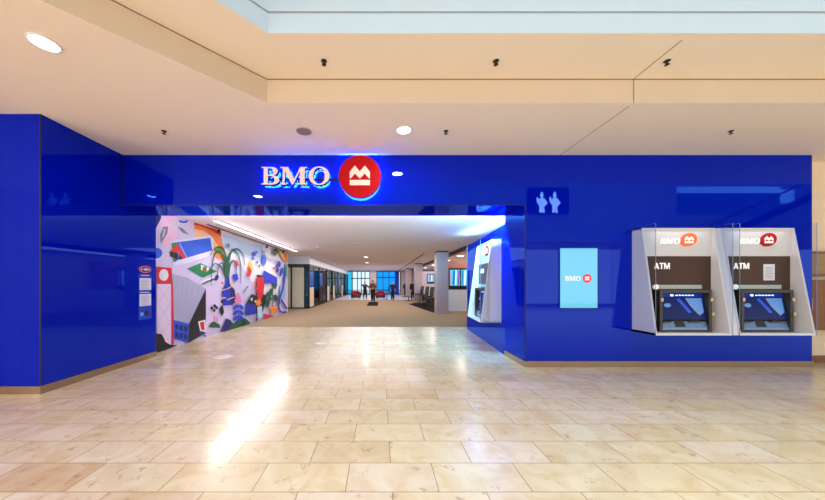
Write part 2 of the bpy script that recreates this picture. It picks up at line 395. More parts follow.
# ------------------------------------------------------------------ mural
def mural():
    cols = {}
    ms = []
    def M(c):
        if c not in cols:
            cols[c] = len(ms); ms.append(mat('mural_paint', rgb(*c), .55, vary=.02, nscale=5))
        return cols[c]
    mb = MB()
    ya, yb = 1.15*D0, 2.93*D0
    def uv(x, y):                       # drawing sheet -> metres along the wall and up
        Z = -270.0/(x-380.0)
        return (min(max(Z*D0, ya), yb), min(max(EYE+(283-y)*Z*U, 0), H_IN-.001))
    n = [0]
    def lay(): n[0] += 1; return XMU + n[0]*.0005
    def poly(c, pts, holes=()):
        x = lay()
        mb.shape([[uv(*p) for p in pts]], lambda a, b: Vector((x, a, b)), Vector((0, 0, 0)), M(c))
    def ell(c, cx, cy, rx, ry, tilt=0, k=22): poly(c, ellipse(cx, cy, rx, ry, k, math.radians(tilt)))
    def stroke(c, pts, w, taper=False):
        # smooth the line
        P = [Vector(p) for p in pts]
        for _ in range(2):
            Q = [P[0]]
            for a, b in zip(P, P[1:]): Q += [a.lerp(b, .25), a.lerp(b, .75)]
            Q.append(P[-1]); P = Q
        Lf, Rt = [], []; m_ = len(P)
        for i, p in enumerate(P):
            d = (P[min(i+1, m_-1)]-P[max(i-1, 0)])
            if d.length < 1e-6: d = Vector((1, 0))
            d.normalize(); q = Vector((-d.y, d.x))*w/2*((1-.85*i/(m_-1)) if taper else 1)
            Lf.append(tuple(p+q)); Rt.append(tuple(p-q))
        x = lay(); L3 = [uv(*p) for p in Lf]; R3 = [uv(*p) for p in Rt]
        mb.add([Vector((x, a, b)) for a, b in L3+R3], [(i, i+1, m_+i+1, m_+i) for i in range(m_-1)], M(c))
    LAV, WHT, PNK = (212, 202, 236), (240, 236, 246), (238, 196, 226)
    BLU, NVY, RED, BLK = (18, 60, 205), (20, 22, 110), (224, 26, 44), (18, 16, 30)
    GRN, DGR, ORG, YEL, GRY = (22, 132, 84), (14, 84, 52), (244, 132, 60), (246, 206, 90), (120, 124, 140)
    mb.box(XMU-.018, XMU, ya, yb, 0, H_IN-.001, M(LAV))
    # pale fields
    poly(WHT, [(150, 205), (200, 205), (215, 226), (222, 240), (232, 246), (250, 252), (281, 262), (281, 250), (262, 243), (222, 231), (195, 221), (180, 216)])
    poly(WHT, [(196, 238), (222, 240), (262, 258), (281, 268), (281, 290), (262, 300), (240, 262), (225, 255), (212, 252)])
    poly((196, 214, 246), [(222, 234), (262, 247), (262, 262), (240, 256), (222, 248)])
    poly(PNK, [(164, 205), (177, 218), (177, 247), (166, 248), (160, 236)])
    poly((226, 206, 244), [(205, 288), (222, 284), (240, 300), (240, 320), (206, 334)])
    # upper left flourishes
    poly(BLU, [(176, 205), (186, 198), (192, 210), (190, 217), (181, 216)])
    stroke(BLU, [(178, 203), (186, 214), (188, 221), (184, 222.5), (179, 221)], 1.8)
    poly(GRY, [(160.5, 244), (160, 235), (163, 226.6), (168, 226.6), (167, 233.6)])
    poly((196, 198, 210), [(161.5, 239), (163.5, 229), (165.5, 229), (164, 236)])
    poly(NVY, [(150, 205), (160, 206), (161, 218), (156, 228), (150, 226)])
    poly(GRY, [(177.3, 226.6), (182, 228), (189, 235), (182, 232.5)])
    poly((206, 208, 220), [(170, 222), (178, 220), (180, 224), (172, 229)])
    poly(GRY, [(190, 206), (198, 210), (206, 222), (203, 223), (194, 218)])
    ell((30, 90, 225), 156, 253, 6, 5.5)
    # orange shape
    poly(RED, [(194, 220), (200, 222), (210, 227.5), (221, 231.4), (221, 240), (212, 232), (203, 228), (194, 226.5)])
    poly(ORG, [(194, 224.5), (203, 227), (212, 231), (221, 236.5), (226, 262), (216, 258), (211, 252), (209, 238), (195, 238.5)])
    poly((250, 190, 150), [(194, 229), (203, 230.5), (211, 236), (218, 246), (211, 248), (209, 238), (195, 238.5)])
    poly((96, 150, 60), [(214, 248), (221, 246), (222, 252), (215, 255)])
    # long blue block with red peak
    poly((222, 220, 246), [(170, 241), (210, 235.5), (213, 238.5), (213.5, 252), (205, 258), (173, 267)])
    poly((30, 92, 220), [(171, 243), (210, 237.8), (212, 250.4), (173, 261.6)])
    poly(GRN, [(171, 243.2), (177, 242.4), (176, 262), (172.5, 261.5)])
    poly(RED, [(170, 250), (177.3, 244.2), (186, 258), (178, 259)])
    poly(BLK, [(169.3, 251), (176, 252.5), (183, 258.8), (177, 259.6), (170, 256)])
    stroke((160, 200, 240), [(179, 243), (186.5, 258)], .9)
    stroke((70, 140, 240), [(178, 252), (178, 260)], .8)
    # green sheet with little birds
    poly(GRN, [(187, 268.5), (200, 263), (216.5, 271.4), (202.3, 277.5)])
    poly(WHT, [(200.5, 264.5), (204, 266), (202.5, 271), (200.5, 269.5)])
    poly(RED, [(202, 266), (204.5, 269), (202, 271.8)])
    poly(WHT, [(206, 267), (209, 268.4), (206.5, 272)])
    poly(ORG, [(205.5, 270), (208.5, 270.5), (205, 272.2)])
    stroke(WHT, [(200, 283), (209, 278.5), (220, 275)], 1.6)
    stroke(NVY, [(202, 284), (214, 278.8)], .9)
    ell(NVY, 216.2, 277.5, 1.9, 3, 20)
    # tower
    poly(RED, [(156, 266.5), (171, 268), (171.3, 284), (156, 284)])
    ell(WHT, 163, 275, 4.7, 5.8)
    poly((234, 214, 240), [(156, 284), (170.3, 284), (170.3, 345), (165, 343), (161, 336), (156, 334)])
    for a, b in (((157, 286), (169, 303)), ((169, 286), (157, 303)), ((157, 304), (169, 322)), ((169, 304), (157, 322)), ((157, 323), (168, 342)), ((169, 323), (158, 335))):
        stroke((200, 176, 216), [a, b], .35)
    poly((232, 50, 70), [(170.3, 283), (172.9, 283), (172.9, 344), (170.3, 345)])
    poly(BLK, [(150, 333), (160.5, 334), (163, 338), (164.3, 341.7), (169, 344.5), (176.6, 345.3), (165, 352), (150, 356)])
    # shed
    poly((178, 176, 208), [(171.8, 274.2), (187, 278), (205, 288.5), (188, 323.7), (173, 320.5)])
    for k in range(1, 6):
        stroke((156, 154, 190), [(171.8+k*5.4, 274.6+k*2.2), (173+k*2.6, 320.6+k*.5)], .35)
    poly(BLK, [(205, 288.5), (205, 333), (188, 342.7), (186, 341.7), (188, 323.7)])
    poly((24, 84, 220), [(172.8, 320), (188, 323.7), (187, 342.7), (172.8, 339)])
    for i in range(3):
        for k in range(2):
            x0 = 174+i*4.5; y0 = 323.5+i*1.05+k*8
            poly(NVY, [(x0, y0), (x0+3.2, y0+.8), (x0+3.2, y0+6.3), (x0, y0+5.5)])
    poly(WHT, [(197, 321.5), (204.4, 319.6), (205, 332.5), (199, 331)])
    poly(RED, [(198.6, 322.4), (203, 321.6), (203.6, 330.6), (200.2, 329.6)])
    stroke((40, 70, 200), [(198, 332.3), (205, 336.5)], 1.2)
    # small hill and black flowers
    poly(DGR, [(207.3, 327.3), (210, 323), (213, 321.4), (218.8, 324.5), (219.3, 328)])
    stroke(RED, [(213, 321.5), (213.5, 316)], .7); stroke(RED, [(216, 322), (216.2, 317)], .6)
    for dx, dy in ((-2.2, -1), (0, 1.4), (2.4, -1.4), (.6, -3.2)): ell(BLK, 213+dx, 309+dy, 1.4, 1.6)
    poly(BLK, [(218, 309), (221.5, 305), (223, 312), (221, 316), (219, 313)])
    ell(BLK, 221.2, 301.5, 1.4, 1.6)
    # vase with yellow stripes and arching plant
    poly((20, 50, 190), [(225.3, 276), (228, 276), (228.7, 284), (233.8, 290), (235, 301.5), (231, 305), (222.3, 305.6), (220.8, 290), (224.6, 284)])
    poly(NVY, [(228, 276), (228.7, 284), (233.8, 290), (235, 301.5), (231, 305), (229, 290), (227, 284)])
    for a, b in (((219, 291), (225, 289)), ((226, 289), (232, 285.5)), ((218.5, 297.5), (225, 298)), ((226, 300), (233, 297))): stroke(YEL, [a, b], .9)
    for pts in ([(226, 277), (224, 258), (216, 248), (210.5, 262), (210, 285)], [(226, 277), (222, 262), (217.5, 264), (216, 276)],
                [(226.6, 277), (226, 256), (234, 248), (240, 262), (239.5, 284)], [(226.8, 277), (229, 262), (234, 260), (235.5, 268), (234, 279)],
                [(226, 277), (225, 255), (220, 245), (211, 250), (209, 256)], [(226.6, 277), (227, 262), (230, 250), (237, 248), (243, 256), (243.5, 266)],
                [(226, 277), (221, 268), (213, 262), (209.5, 270)]):
        stroke(DGR, pts, 2.3, True)
    ell(GRY, 227, 245.5, 1.6, 2.3)
    poly(BLU, [(230.6, 275), (236, 273.2), (237.4, 279), (234, 281.5)])
    poly(RED, [(233.8, 266), (235.6, 258.8), (237.4, 266)])
    for dx, dy in ((-1.8, 1), (1.6, -2), (0, -4.4), (2.6, 1.6), (0, 3)): ell((240, 130, 180), 236.6+dx, 299.5+dy, 1.5, 2)
    ell(RED, 220.8, 283, .8, 1.3)
    poly(NVY, [(219, 332.6), (224.6, 318.4), (229, 320), (232, 324), (239.5, 317), (243, 320), (248.9, 323.6)])
    poly(DGR, [(226, 331.2), (231, 324), (237, 321), (240, 315.5), (244, 319), (249, 323.6)])
    stroke(BLU, [(237, 322), (237.2, 305)], .9)
    for s_ in (-1, 1):
        for k in range(3): ell((26, 66, 200), 237.1+s_*2.9, 318-k*5.4, 1.7, 3.2, -s_*38)
    # right half
    stroke(DGR, [(241.4, 293), (247, 286)], .8)
    poly(YEL, [(247.4, 264), (249.5, 258.6), (252, 269.4), (249.4, 272)])
    poly(RED, [(245.5, 275.4), (247.4, 265), (250.4, 271), (248.8, 277)])
    for q in ((253, 254, 1.6, 2.4), (251.5, 258.5, 1.1, 1.7), (255.4, 252, 1, 1.6), (256, 262, .9, 1.5)): ell((40, 90, 215), *q)
    ell((50, 110, 225), 262.8, 259.7, 2.3, 5.4); ell((120, 180, 240), 262.4, 252, 1.3, 2)
    poly((30, 60, 210), [(262.2, 270), (276, 277.6), (276, 286.6), (270, 283), (262.4, 283.7)])
    ell(BLK, 258, 265.8, .8, 1.3); ell(RED, 272.5, 268, 1.1, 1)
    poly(RED, [(255.4, 276.8), (262, 276.8), (263, 284.4), (261.4, 302), (256, 302.6), (255.6, 290)])
    stroke(RED, [(255.8, 279), (252.6, 283), (255.8, 290)], 1)
    stroke(RED, [(253, 287), (256, 292)], .8)
    poly(BLK, [(255.2, 274.6), (261.2, 275.4), (261.6, 277.2), (255.2, 277)])
    poly(BLK, [(245, 303), (250, 294), (256, 296), (257, 306), (262, 294), (265.6, 296), (261.5, 311), (252, 314), (246, 310)])
    poly(WHT, [(248.6, 299), (251.2, 297.4), (250.6, 301.4)]); poly(WHT, [(252.5, 301), (255, 299.8), (254.6, 303.4)])
    poly((24, 50, 200), [(244, 303.8), (254.3, 305), (254.3, 313.6), (244, 315.6)])
    for k in range(1, 4): stroke(NVY, [(244, 303.6+k*2.9), (254.3, 304.6+k*2.3)], .4)
    for k in range(1, 4): stroke(NVY, [(244+k*2.6, 304), (244+k*2.6, 315)], .35)
    poly((196, 226, 246), [(255.6, 307), (260.4, 306), (260.8, 317), (256.4, 318.4)])
    for k in range(5): ell(ORG, 256.8+2*math.cos(k*1.257), 302.6+2.4*math.sin(k*1.257), 1.2, 1.5)
    ell(YEL, 256.8, 302.6, .8, 1)
    for q in ((269.5, 292, 1.9, 4.2, 15), (274.4, 298, 2.5, 3.6, -20), (266.4, 303, 1.8, 4.8, 10), (273.4, 286, 1.6, 3, 0), (268, 297.5, 1.5, 3.6, -25), (265.4, 294.5, 1.2, 3.2, 30)): ell(DGR, *q[:4], q[4])
    stroke(DGR, [(271, 307), (271, 290)], .7)
    poly(ORG, [(268.3, 306.6), (276.2, 305.4), (275.2, 313), (269.6, 314.3)]); stroke(YEL, [(268.6, 308), (276, 306.8)], .8)
    poly(RED, [(262.2, 313.6), (272.4, 316), (262.8, 320)])
    poly(DGR, [(240, 324.6), (243, 318), (248.6, 322.8)])
    ell(NVY, 254.6, 319.6, .8, 1.8)
    for q in ((277.8, 264, 1.4, 3.2), (276.2, 270, 1.3, 2.6), (280.6, 270.5, 1.3, 3), (279, 274, 1.2, 2.6), (275.4, 266, .9, 2)): ell((24, 50, 190), *q)
    poly((150, 180, 225), [(278, 286), (284, 280), (284, 296), (279, 303)])
    stroke((22, 50, 190), [(284.6, 267), (283.6, 276), (281, 290), (277.6, 300), (276.6, 308), (280, 312.8), (285, 311.5)], 1.7)
    stroke((40, 30, 120), [(285.4, 309), (281.5, 302.5), (279.6, 299.6)], 1.6)
    poly(ORG, [(280.8, 251.5), (285.9, 255), (285.9, 263.5), (283, 260)])
    poly(YEL, [(277, 251), (281, 251.4), (283.4, 261), (280, 258)])
    poly((90, 120, 70), [(272, 249), (278, 251), (274, 256), (270.8, 253.6)])
    poly((70, 170, 150), [(284, 264), (285.9, 264), (285.9, 280), (284.5, 276)])
    o = mb.build('mural', ms)
    return tag(o, 'colourful geometric mural of houses, plants and vases covering the left entrance wall', 'mural')
mural()

# ------------------------------------------------------------------ lettering shapes (unit height 1, y up)
def arc(cx, cy, rx, ry, a0, a1, n=12):
    return [(cx+rx*math.cos(math.radians(a0+(a1-a0)*k/n)), cy+ry*math.sin(math.radians(a0+(a1-a0)*k/n))) for k in range(n+1)]
def serif_B():
    out = [(0, 0), (.56, 0)] + arc(.60, .26, .34, .26, -90, 82, 12) + arc(.54, .76, .32, .24, -60, 90, 12) + [(0, 1), (0, .94), (.12, .92), (.12, .08), (0, .06)]
    h1 = [(.34, .07), (.50, .07)] + arc(.50, .275, .19, .205, -90, 90, 10)[1:] + [(.34, .48)]
    h2 = [(.34, .55), (.46, .55)] + arc(.46, .74, .175, .19, -90, 90, 10)[1:] + [(.34, .93)]
    return [out, h1, h2], .95
def serif_M():
    out = [(0, 0), (.36, 0), (.36, .06), (.24, .08), (.26, .74), (.62, 0), (.70, 0), (1.06, .76), (1.06, .08), (.94, .06), (.94, 0), (1.46, 0), (1.46, .06), (1.33, .08),
           (1.33, .92), (1.46, .94), (1.46, 1), (1.08, 1), (.75, .30), (.42, 1), (0, 1), (0, .94), (.14, .92), (.12, .08), (0, .06)]
    return [out], 1.5
def serif_O():
    return [ellipse(.56, .5, .56, .53, 40), ellipse(.56, .5, .31, .46, 36)[::-1]], 1.15
def sans_A():
    return [[(0, 0), (.24, 0), (.31, .2), (.64, .2), (.71, 0), (.96, 0), (.60, 1), (.36, 1)], [(.37, .38), (.58, .38), (.48, .72)]], 1.0
def sans_T():
    return [[(.30, 0), (.50, 0), (.50, .83), (.8, .83), (.8, 1), (0, 1), (0, .83), (.30, .83)]], .86
def sans_M():
    return [[(0, 0), (.17, 0), (.17, .70), (.50, 0), (.62, 0), (.95, .70), (.95, 0), (1.12, 0), (1.12, 1), (.88, 1), (.56, .33), (.24, 1), (0, 1)]], 1.16
EMB = [[(0, .36), (0, .68), (.25, 1), (.5, .70), (.75, 1), (1, .68), (1, .36), (.94, .36), (.74, .60), (.53, .36), (.47, .36), (.26, .60), (.06, .36)],
       [(0, 0), (1, 0), (1, .27), (0, .27)]]
def word(mb, letters, x, z, h, y, d, mi=0, shear=0, wscale=1, gap=.06, cap_back=False):
    for L in letters:
        loops, adv = L()
        lp = [[(x+(a+shear*b)*h*wscale, z+b*h) for a, b in l] for l in loops]
        mb.shape(lp, XZ(y), Vector((0, -d, 0)), mi, cap_back); x += (adv+gap)*h*wscale
    return x
def emblem(mb, x0, x1, z0, z1, y, d, mi=0):
    for l in EMB: mb.shape([[(x0+a*(x1-x0), z0+b*(z1-z0)) for a, b in l]], XZ(y), Vector((0, -d, 0)), mi)

# ------------------------------------------------------------------ illuminated sign on the fascia
yl = .975*D0                                    # front of the letters
px = lambda x, Z=.975: (x-380)*Z*U
pz = lambda y, Z=.975: EYE+(283-y)*Z*U
sign = thing('illuminated_sign', 'three white serif letters and red roundel with blue halo light on the blue fascia', 'sign', (px(312), D0, pz(177)))
ox, oz = px(312), pz(177)
def lx(x): return px(x)-ox
def lz(y): return pz(y)-oz
dep = .085
for L, x0, x1, nm in ((serif_B, 261.5, 279.3, 'letter'), (serif_M, 280.3, 307.3, 'letter'), (serif_O, 308.6, 329.6, 'letter')):
    loops, adv = L()
    xm = max(a for l in loops for a, b in l); z0, z1 = lz(184.6), lz(167)
    lp = [[(lx(x0)+a/xm*(lx(x1)-lx(x0)), z0+b*(z1-z0)) for a, b in l] for l in loops]
    mb = MB(); mb.shape(lp, XZ(-.045), Vector((0, -dep, 0)), 1, True)
    mb.shape(lp, XZ(-.0445), Vector((0, 0, 0)), 2)
    mb.shape(lp, XZ(-.0455-dep), Vector((0, 0, 0)), 0)
    mb.build(nm, [M_letter, M_letterside, M_halo], sign)
R = lx(381)-lx(360)
mb = MB(); mb.shape([ellipse(lx(360), lz(177), R, R, 64)], XZ(-.08), Vector((0, -dep, 0)), 1, True)
mb.shape([ellipse(lx(360), lz(177), R, R, 64)], XZ(-.0805-dep), Vector((0, 0, 0)), 0)
mb.shape([ellipse(lx(360), lz(177), R-.01, R-.01, 64), ellipse(lx(360), lz(177), R-.09, R-.09, 64)[::-1]], XZ(-.0785), Vector((0, 0, 0)), 2)
rd = mb.build('roundel', [M_red, mat('roundel_side', rgb(150, 10, 30), .4), M_halo], sign)
mb = MB(); emblem(mb, lx(350), lx(370), lz(186), lz(166.5), -.0808-dep, .004)
mb.build('emblem', M_letter, rd)
MB().box(lx(266), lx(345), -.045, -.0, lz(178.7), lz(176.5)).build('mounting_rail', M_black, sign)

# ------------------------------------------------------------------ cash machines
M_edge = mat('glass_edge', rgb(120, 140, 190), .2, vary=.05)
M_header = mat('header_laminate', rgb(205, 205, 212), .4, vary=.01)
def atm(name, label, loc, rz, logo, notice=False):
    t = thing(name, label, 'cash machine', loc, rz, None)
    hw = .625; zb, zt = .643, 2.446; ft, fb = -.19, -.435; bp = -.16; th = .028
    s = MB()
    for sx in (-1, 1):
        xo, xi = sx*hw, sx*(hw-th)
        s.hexa([(xo, 0, zb), (xi, 0, zb), (xi, fb, zb), (xo, fb, zb)], [(xo, 0, zt), (xi, 0, zt), (xi, ft, zt), (xo, ft, zt)])
    s.hexa([(-hw, 0, zb), (hw, 0, zb), (hw, fb, zb), (-hw, fb, zb)], [(-hw, 0, zb+.035), (hw, 0, zb+.035), (hw, fb+.005, zb+.035), (-hw, fb+.005, zb+.035)])
    s.box(-hw, hw, ft, 0, zt-.02, zt)
    s.box(-hw+th, hw-th, bp+.02, 0, zb+.03, zt-.01)
    s.build('surround', M_white, t)
    hd = MB(); hd.hexa([(-hw+th, bp+.02, 1.964), (hw-th, bp+.02, 1.964), (hw-th, bp-.004, 1.964), (-hw+th, bp-.004, 1.964)],
                       [(-hw+th, bp+.02, zt-.02), (hw-th, bp+.02, zt-.02), (hw-th, ft+.012, zt-.02), (-hw+th, ft+.012, zt-.02)])
    h = hd.build('header', M_header, t)
    fy = lambda z: (bp-.004) + (z-1.964)/(zt-.02-1.964)*(ft+.012-bp+.004)
    w = MB(); word(w, (serif_B, serif_M, serif_O), -.305, 2.175, .095, fy(2.22)-.002, .006, shear=.25, wscale=.98)
    w.build('wordmark', M_white_em, h)
    ov = ellipse(.19, 2.246, .142, .112, 48, math.radians(20))
    r = MB().shape([ov], XZ(fy(2.246)+.004), Vector((0, -.02, 0))).build('roundel', logo, h)
    e = MB(); emblem(e, .115, .265, 2.185, 2.305, fy(2.246)-.0165, .003); e.build('emblem', M_white_em, r)
    B(-hw+th, hw-th, bp, bp+.02, zb+.035, 1.964).build('back_panel', M_brown, t)
    if notice:
        g0 = -hw-.10
        MB().hexa([(g0, fb+.03, zb), (-hw, fb+.004, zb), (-hw, fb+.02, zb), (g0, fb+.05, zb)], [(g0, ft+.02, zt), (-hw, ft+.004, zt), (-hw, ft+.02, zt), (g0, ft+.04, zt)]).build('filler_panel', M_white, t)  # white panel added so the shaded gap between the machines reads light
    w = MB(); word(w, (sans_A, sans_T, sans_M), -.385, 1.742, .105, bp-.001, .006, wscale=.82); w.build('lettering', M_white_em, t)
    lb = B(-.37, .42, bp-.02, bp, 1.398, 1.468).build('light_bar', mat('pale_display_bar', rgb(150, 162, 160), .3, emit=rgb(180, 200, 195), es=.12), t)
    MB().shape([ellipse(-.37, 1.433, .043, .043, 28)], XZ(bp), Vector((0, -.026, 0))).build('contactless_disc', M_white_em, lb)
    # machine: brass-grey shroud with blue lit recess
    x0, x1, z0, z1, fr = -.42, .46, zb+.036, 1.384, -.30
    M_sh = M_steel
    s = MB(); b_ = .05
    s.box(x0, x0+b_, fr, bp, z0, z1); s.box(x1-b_, x1, fr, bp, z0, z1)
    s.box(x0+b_, x1-b_, fr, bp, z1-b_, z1); s.box(x0+b_, x1-b_, fr, bp, z0, z0+.03)
    mc = s.build('machine_shroud', mat('machine_grey', rgb(66, 66, 62), .35, metal=.7), t, .006)
    # the recess: tilted touch screen, keypad shelf
    sc = MB().hexa([(x0+b_, bp-.10, z0+.20), (x1-b_, bp-.10, z0+.20), (x1-b_, bp-.085, z0+.20), (x0+b_, bp-.085, z0+.20)],
                   [(x0+b_, bp-.03, z1-b_), (x1-b_, bp-.03, z1-b_), (x1-b_, bp-.015, z1-b_), (x0+b_, bp-.015, z1-b_)])
    so = sc.build('screen', mat('blue_screen', rgb(6, 14, 40), .25, spec=.15, emit=rgb(8, 30, 90), es=.8), t)
    yy = lambda z: bp-.10 + (z-z0-.20)/(z1-b_-z0-.20)*.07 - .003
    def patch(nm, pts, m):
        return MB().shape([pts], lambda a, b: Vector((a, yy(b), b)), Vector((0, -.001, 0))).build(nm, m, so)
    patch('title_band', [(-.36, 1.265), (.40, 1.265), (.40, 1.325), (-.36, 1.325)], mat('screen_navy', rgb(10, 30, 120), .1, emit=rgb(14, 40, 150), es=.6))
    M_stx = mat('screen_white', rgb(200, 220, 255), .3, emit=rgb(200, 220, 255), es=1.2)
    MB().shape([ellipse(-.12, 1.29, .03, .02, 16)], lambda a, b: Vector((a, yy(b)-.002, b)), Vector((0, -.001, 0))).build('title_mark', M_stx, so)
    c1 = MB()
    for k in range(6): c1.shape([[(-.06+k*.055, 1.28), (-.02+k*.055, 1.28), (-.02+k*.055, 1.298), (-.06+k*.055, 1.298)]], lambda a, b: Vector((a, yy(b)-.002, b)), Vector((0, -.001, 0)))
    c1.build('title_text', M_stx, so)
    M_lb = mat('screen_light_blue', rgb(90, 130, 190), .2, emit=rgb(80, 140, 220), es=.35)
    patch('screen_sheen', [(.10, 1.24), (.38, 1.24), (.38, 1.0), (.30, .95), (.22, 1.04), (.16, 1.12)], M_lb)  # bright sheen on the screen, drawn as a glowing patch
    patch('screen_button', ellipse(-.22, 1.12, .06, .035, 20), M_lb)
    patch('screen_stripe', [(-.05, 1.22), (.0, 1.24), (.18, 1.0), (.12, .99)], mat('screen_mid_blue', rgb(20, 60, 150), .1, emit=rgb(20, 70, 190), es=.8))
    kp = MB().hexa([(x0+b_, fr+.02, z0+.03), (x1-b_, fr+.02, z0+.03), (x1-b_, bp-.02, z0+.03), (x0+b_, bp-.02, z0+.03)],
                   [(x0+b_, fr+.02, z0+.06), (x1-b_, fr+.02, z0+.06), (x1-b_, bp-.08, z0+.17), (x0+b_, bp-.08, z0+.17)]).build('keypad_shelf', mat('steel_blue_shelf', rgb(120, 146, 186), .3, metal=.5), t)
    def kz(y): return z0+.06+(y-fr-.02)/(bp-.08-fr-.02)*.11
    k_ = MB().hexa([(-.13, fr+.026, kz(fr+.026)-.01), (.04, fr+.026, kz(fr+.026)-.01), (.04, fr+.078, kz(fr+.078)-.01), (-.13, fr+.078, kz(fr+.078)-.01)],
                   [(-.13, fr+.026, kz(fr+.026)+.004), (.04, fr+.026, kz(fr+.026)+.004), (.04, fr+.078, kz(fr+.078)+.004), (-.13, fr+.078, kz(fr+.078)+.004)])
    for i in range(4):
        for q in range(3):
            yk = fr+.032+q*.014; k_.box(-.12+i*.04, -.09+i*.04, yk, yk+.010, kz(yk)-.004, kz(yk)+.010)
    k_.build('keypad', M_darkgrey, kp)
    B(.12, .30, bp-.115, bp-.09, z0+.155, z0+.185).build('cash_slot', M_black, kp)
    B(-.33, -.20, bp-.115, bp-.09, z0+.155, z0+.180).build('card_slot', M_black, kp)
    M_br = mat('brass', rgb(190, 170, 140), .3, metal=.8)
    B(x1+.005, x1+.035, fr+.03, bp, z0, z1-.02).build('side_rail', M_br, t)
    for sx, zz in ((x0+.025, 1.22), (x1-.02, 1.22), (x1-.0, .98)):
        MB().box(sx-.02, sx+.02, fr-.02, fr+.001, zz-.03, zz+.03).build('hinge', M_br, t, .006)
    if notice:
        n_ = B(.13, .32, bp-.008, bp-.0005, 1.545, 1.825).build('notice', M_paper, t); n_['label'] = 'pale notice stuck to the brown panel'
        l_ = MB()
        for k in range(8): l_.box(.155, .28 if k % 3 else .295, bp-.0095, bp-.008, 1.58+k*.027, 1.588+k*.027)
        l_.build('notice_text', mat('grey_print', rgb(120, 122, 140), .7), n_)
    for sx in (-1, 1):
        x = sx*(hw+.004)
        MB().hexa([(x-.004, fb-.004, zb-.0), (x+.004, fb-.004, zb), (x+.004, -.001, zb), (x-.004, -.001, zb)],
                  [(x-.004, fb-.004, zt+.03), (x+.004, fb-.004, zt+.03), (x+.004, -.001, zt+.03), (x-.004, -.001, zt+.03)]).build('glass_fin', M_fin, t)
        B(x-.0025, x+.0025, fb-.009, fb-.004, zb, zt+.03).build('fin_edge', M_edge, t)
    # down-lighter under the lip of the header
    l = area('kiosk_lamp', (0, -.24, zt-.03), .9, .9, (.95, .97, 1), (-.35, 0, 0), sy=.03); l.parent = t
    return t
M_orange = mat('logo_orange', rgb(232, 96, 34), .35, emit=rgb(232, 96, 34), es=.4)
cx1, cx2 = 287*U, 363.8*U
atm('cash_machine', 'white framed cash machine with orange roundel, left of two on the blue front', (cx1, D0, 0), 0, M_orange)
atm('cash_machine', 'white framed cash machine with red roundel and paper notice, beside wall end', (cx2, D0, 0), 0, M_red, True)
dirv = (a1-a0).normalized(); am = a0 + dirv*((1.325*D0-ZJ)/dirv.y)
atm('cash_machine', 'cash machine glowing blue on the side wall inside the entrance', (am.x, am.y, 0), -PI/2-math.atan2(dirv.x, dirv.y), M_red)

# ------------------------------------------------------------------ digital poster
t = thing('digital_poster', 'cyan digital poster screen with small crimson roundel on the blue front wall', 'display screen', (198.1*U, D0-.002, 0))
w2 = 18.5*U; z0, z1 = EYE-24.8*U, EYE+34.6*U
B(-w2-.012, w2+.012, -.014, 0, z0-.012, z1+.012).build('bezel', M_blue_dark, t)
scr = B(-w2, w2, -.018, -.014, z0, z1).build('screen', mat('cyan_screen', rgb(10, 40, 60), .1, coat=.5, emit=rgb(98, 208, 246), es=.95), t)
wm = MB(); word(wm, (serif_B, serif_M, serif_O), -.245, 1.54, .082, -.0185, .002, wscale=.9); wm.build('wordmark', M_white_em, scr)
M_mag = mat('screen_crimson', rgb(200, 20, 70), .3, emit=rgb(205, 20, 75), es=.7)
r = MB().shape([ellipse(.146, 1.582, .078, .078, 36)], XZ(-.0185), Vector((0, -.002, 0))).build('roundel', M_mag, scr)
e = MB(); emblem(e, .108, .184, 1.548, 1.622, -.0208, .001); e.build('emblem', M_white_em, r)

# ------------------------------------------------------------------ notices on the left blue wall
xw = XPL
YZm = lambda a, b: Vector((xw+.001, a, b))
ya, yb = 1.066*D0, 1.122*D0; ym = (ya+yb)/2
def YZ(o): return lambda a, b: Vector((o, a, b))
t = thing('oval_badge', 'small red-rimmed oval badge above the notices on the left blue wall', 'sign', (xw, ym, 1.765))
MB().shape([ellipse(0, 0, .148, .070, 40)], YZ(.0), Vector((.006, 0, 0)), cap_back=True).build('rim', mat('badge_pink', rgb(226, 70, 120), .4, emit=rgb(226, 70, 120), es=.15), t)
MB().shape([ellipse(0, 0, .128, .053, 40)], YZ(.006), Vector((.002, 0, 0))).build('badge_face', mat('badge_navy', rgb(40, 20, 110), .4), t)
l_ = MB()
for k, (w_, h_) in enumerate(((.022, .05), (.014, .03), (.022, .04), (.03, .055), (.02, .036), (.022, .04))):
    y_ = -.095+k*.036; l_.box(.008, .0095, y_-w_/2, y_+w_/2, -h_/2, h_/2)
l_.build('badge_lettering', M_white, t)
t = thing('notice_board', 'light blue sheet with small round icons below the notices on the left wall', 'sign', (xw, ym, .81))
B(0, .004, -.15, .15, -.02, .87).build('sheet', mat('mid_blue_vinyl', rgb(20, 70, 205), .25), t)
MB().shape([ellipse(.04, .10, .055, .062, 24)], YZ(.004), Vector((.002, 0, 0))).build('icon', mat('navy_vinyl', rgb(12, 20, 90), .4), t)
MB().shape([ellipse(-.08, .09, .04, .04, 24)], YZ(.004), Vector((.002, 0, 0))).build('icon', mat('pale_blue_vinyl', rgb(110, 160, 235), .4), t)
MB().box(.004, .006, -.10, .10, .83, .845).build('lettering', M_white, t); MB().box(.004, .006, -.12, .10, .50, .515).build('lettering', M_white, t)
for zc, lab in ((1.48, 'upper white paper notice on the left blue wall, under the oval badge'), (1.17, 'lower white paper notice on the left blue wall, above the icons')):
    t = thing('paper_notice', lab, 'notice', (xw+.0065, ym, zc), 0, 'paper notices on the left wall')
    B(0, .003, -.135, .135, -.115, .115).build('sheet', M_paper, t)
    l_ = MB()
    for k in range(7): l_.box(.003, .004, -.11, .105-(k*37 % 5)*.02, -.09+k*.027, -.082+k*.027)
    l_.build('print', mat('lilac_print', rgb(150, 130, 190), .7), t)

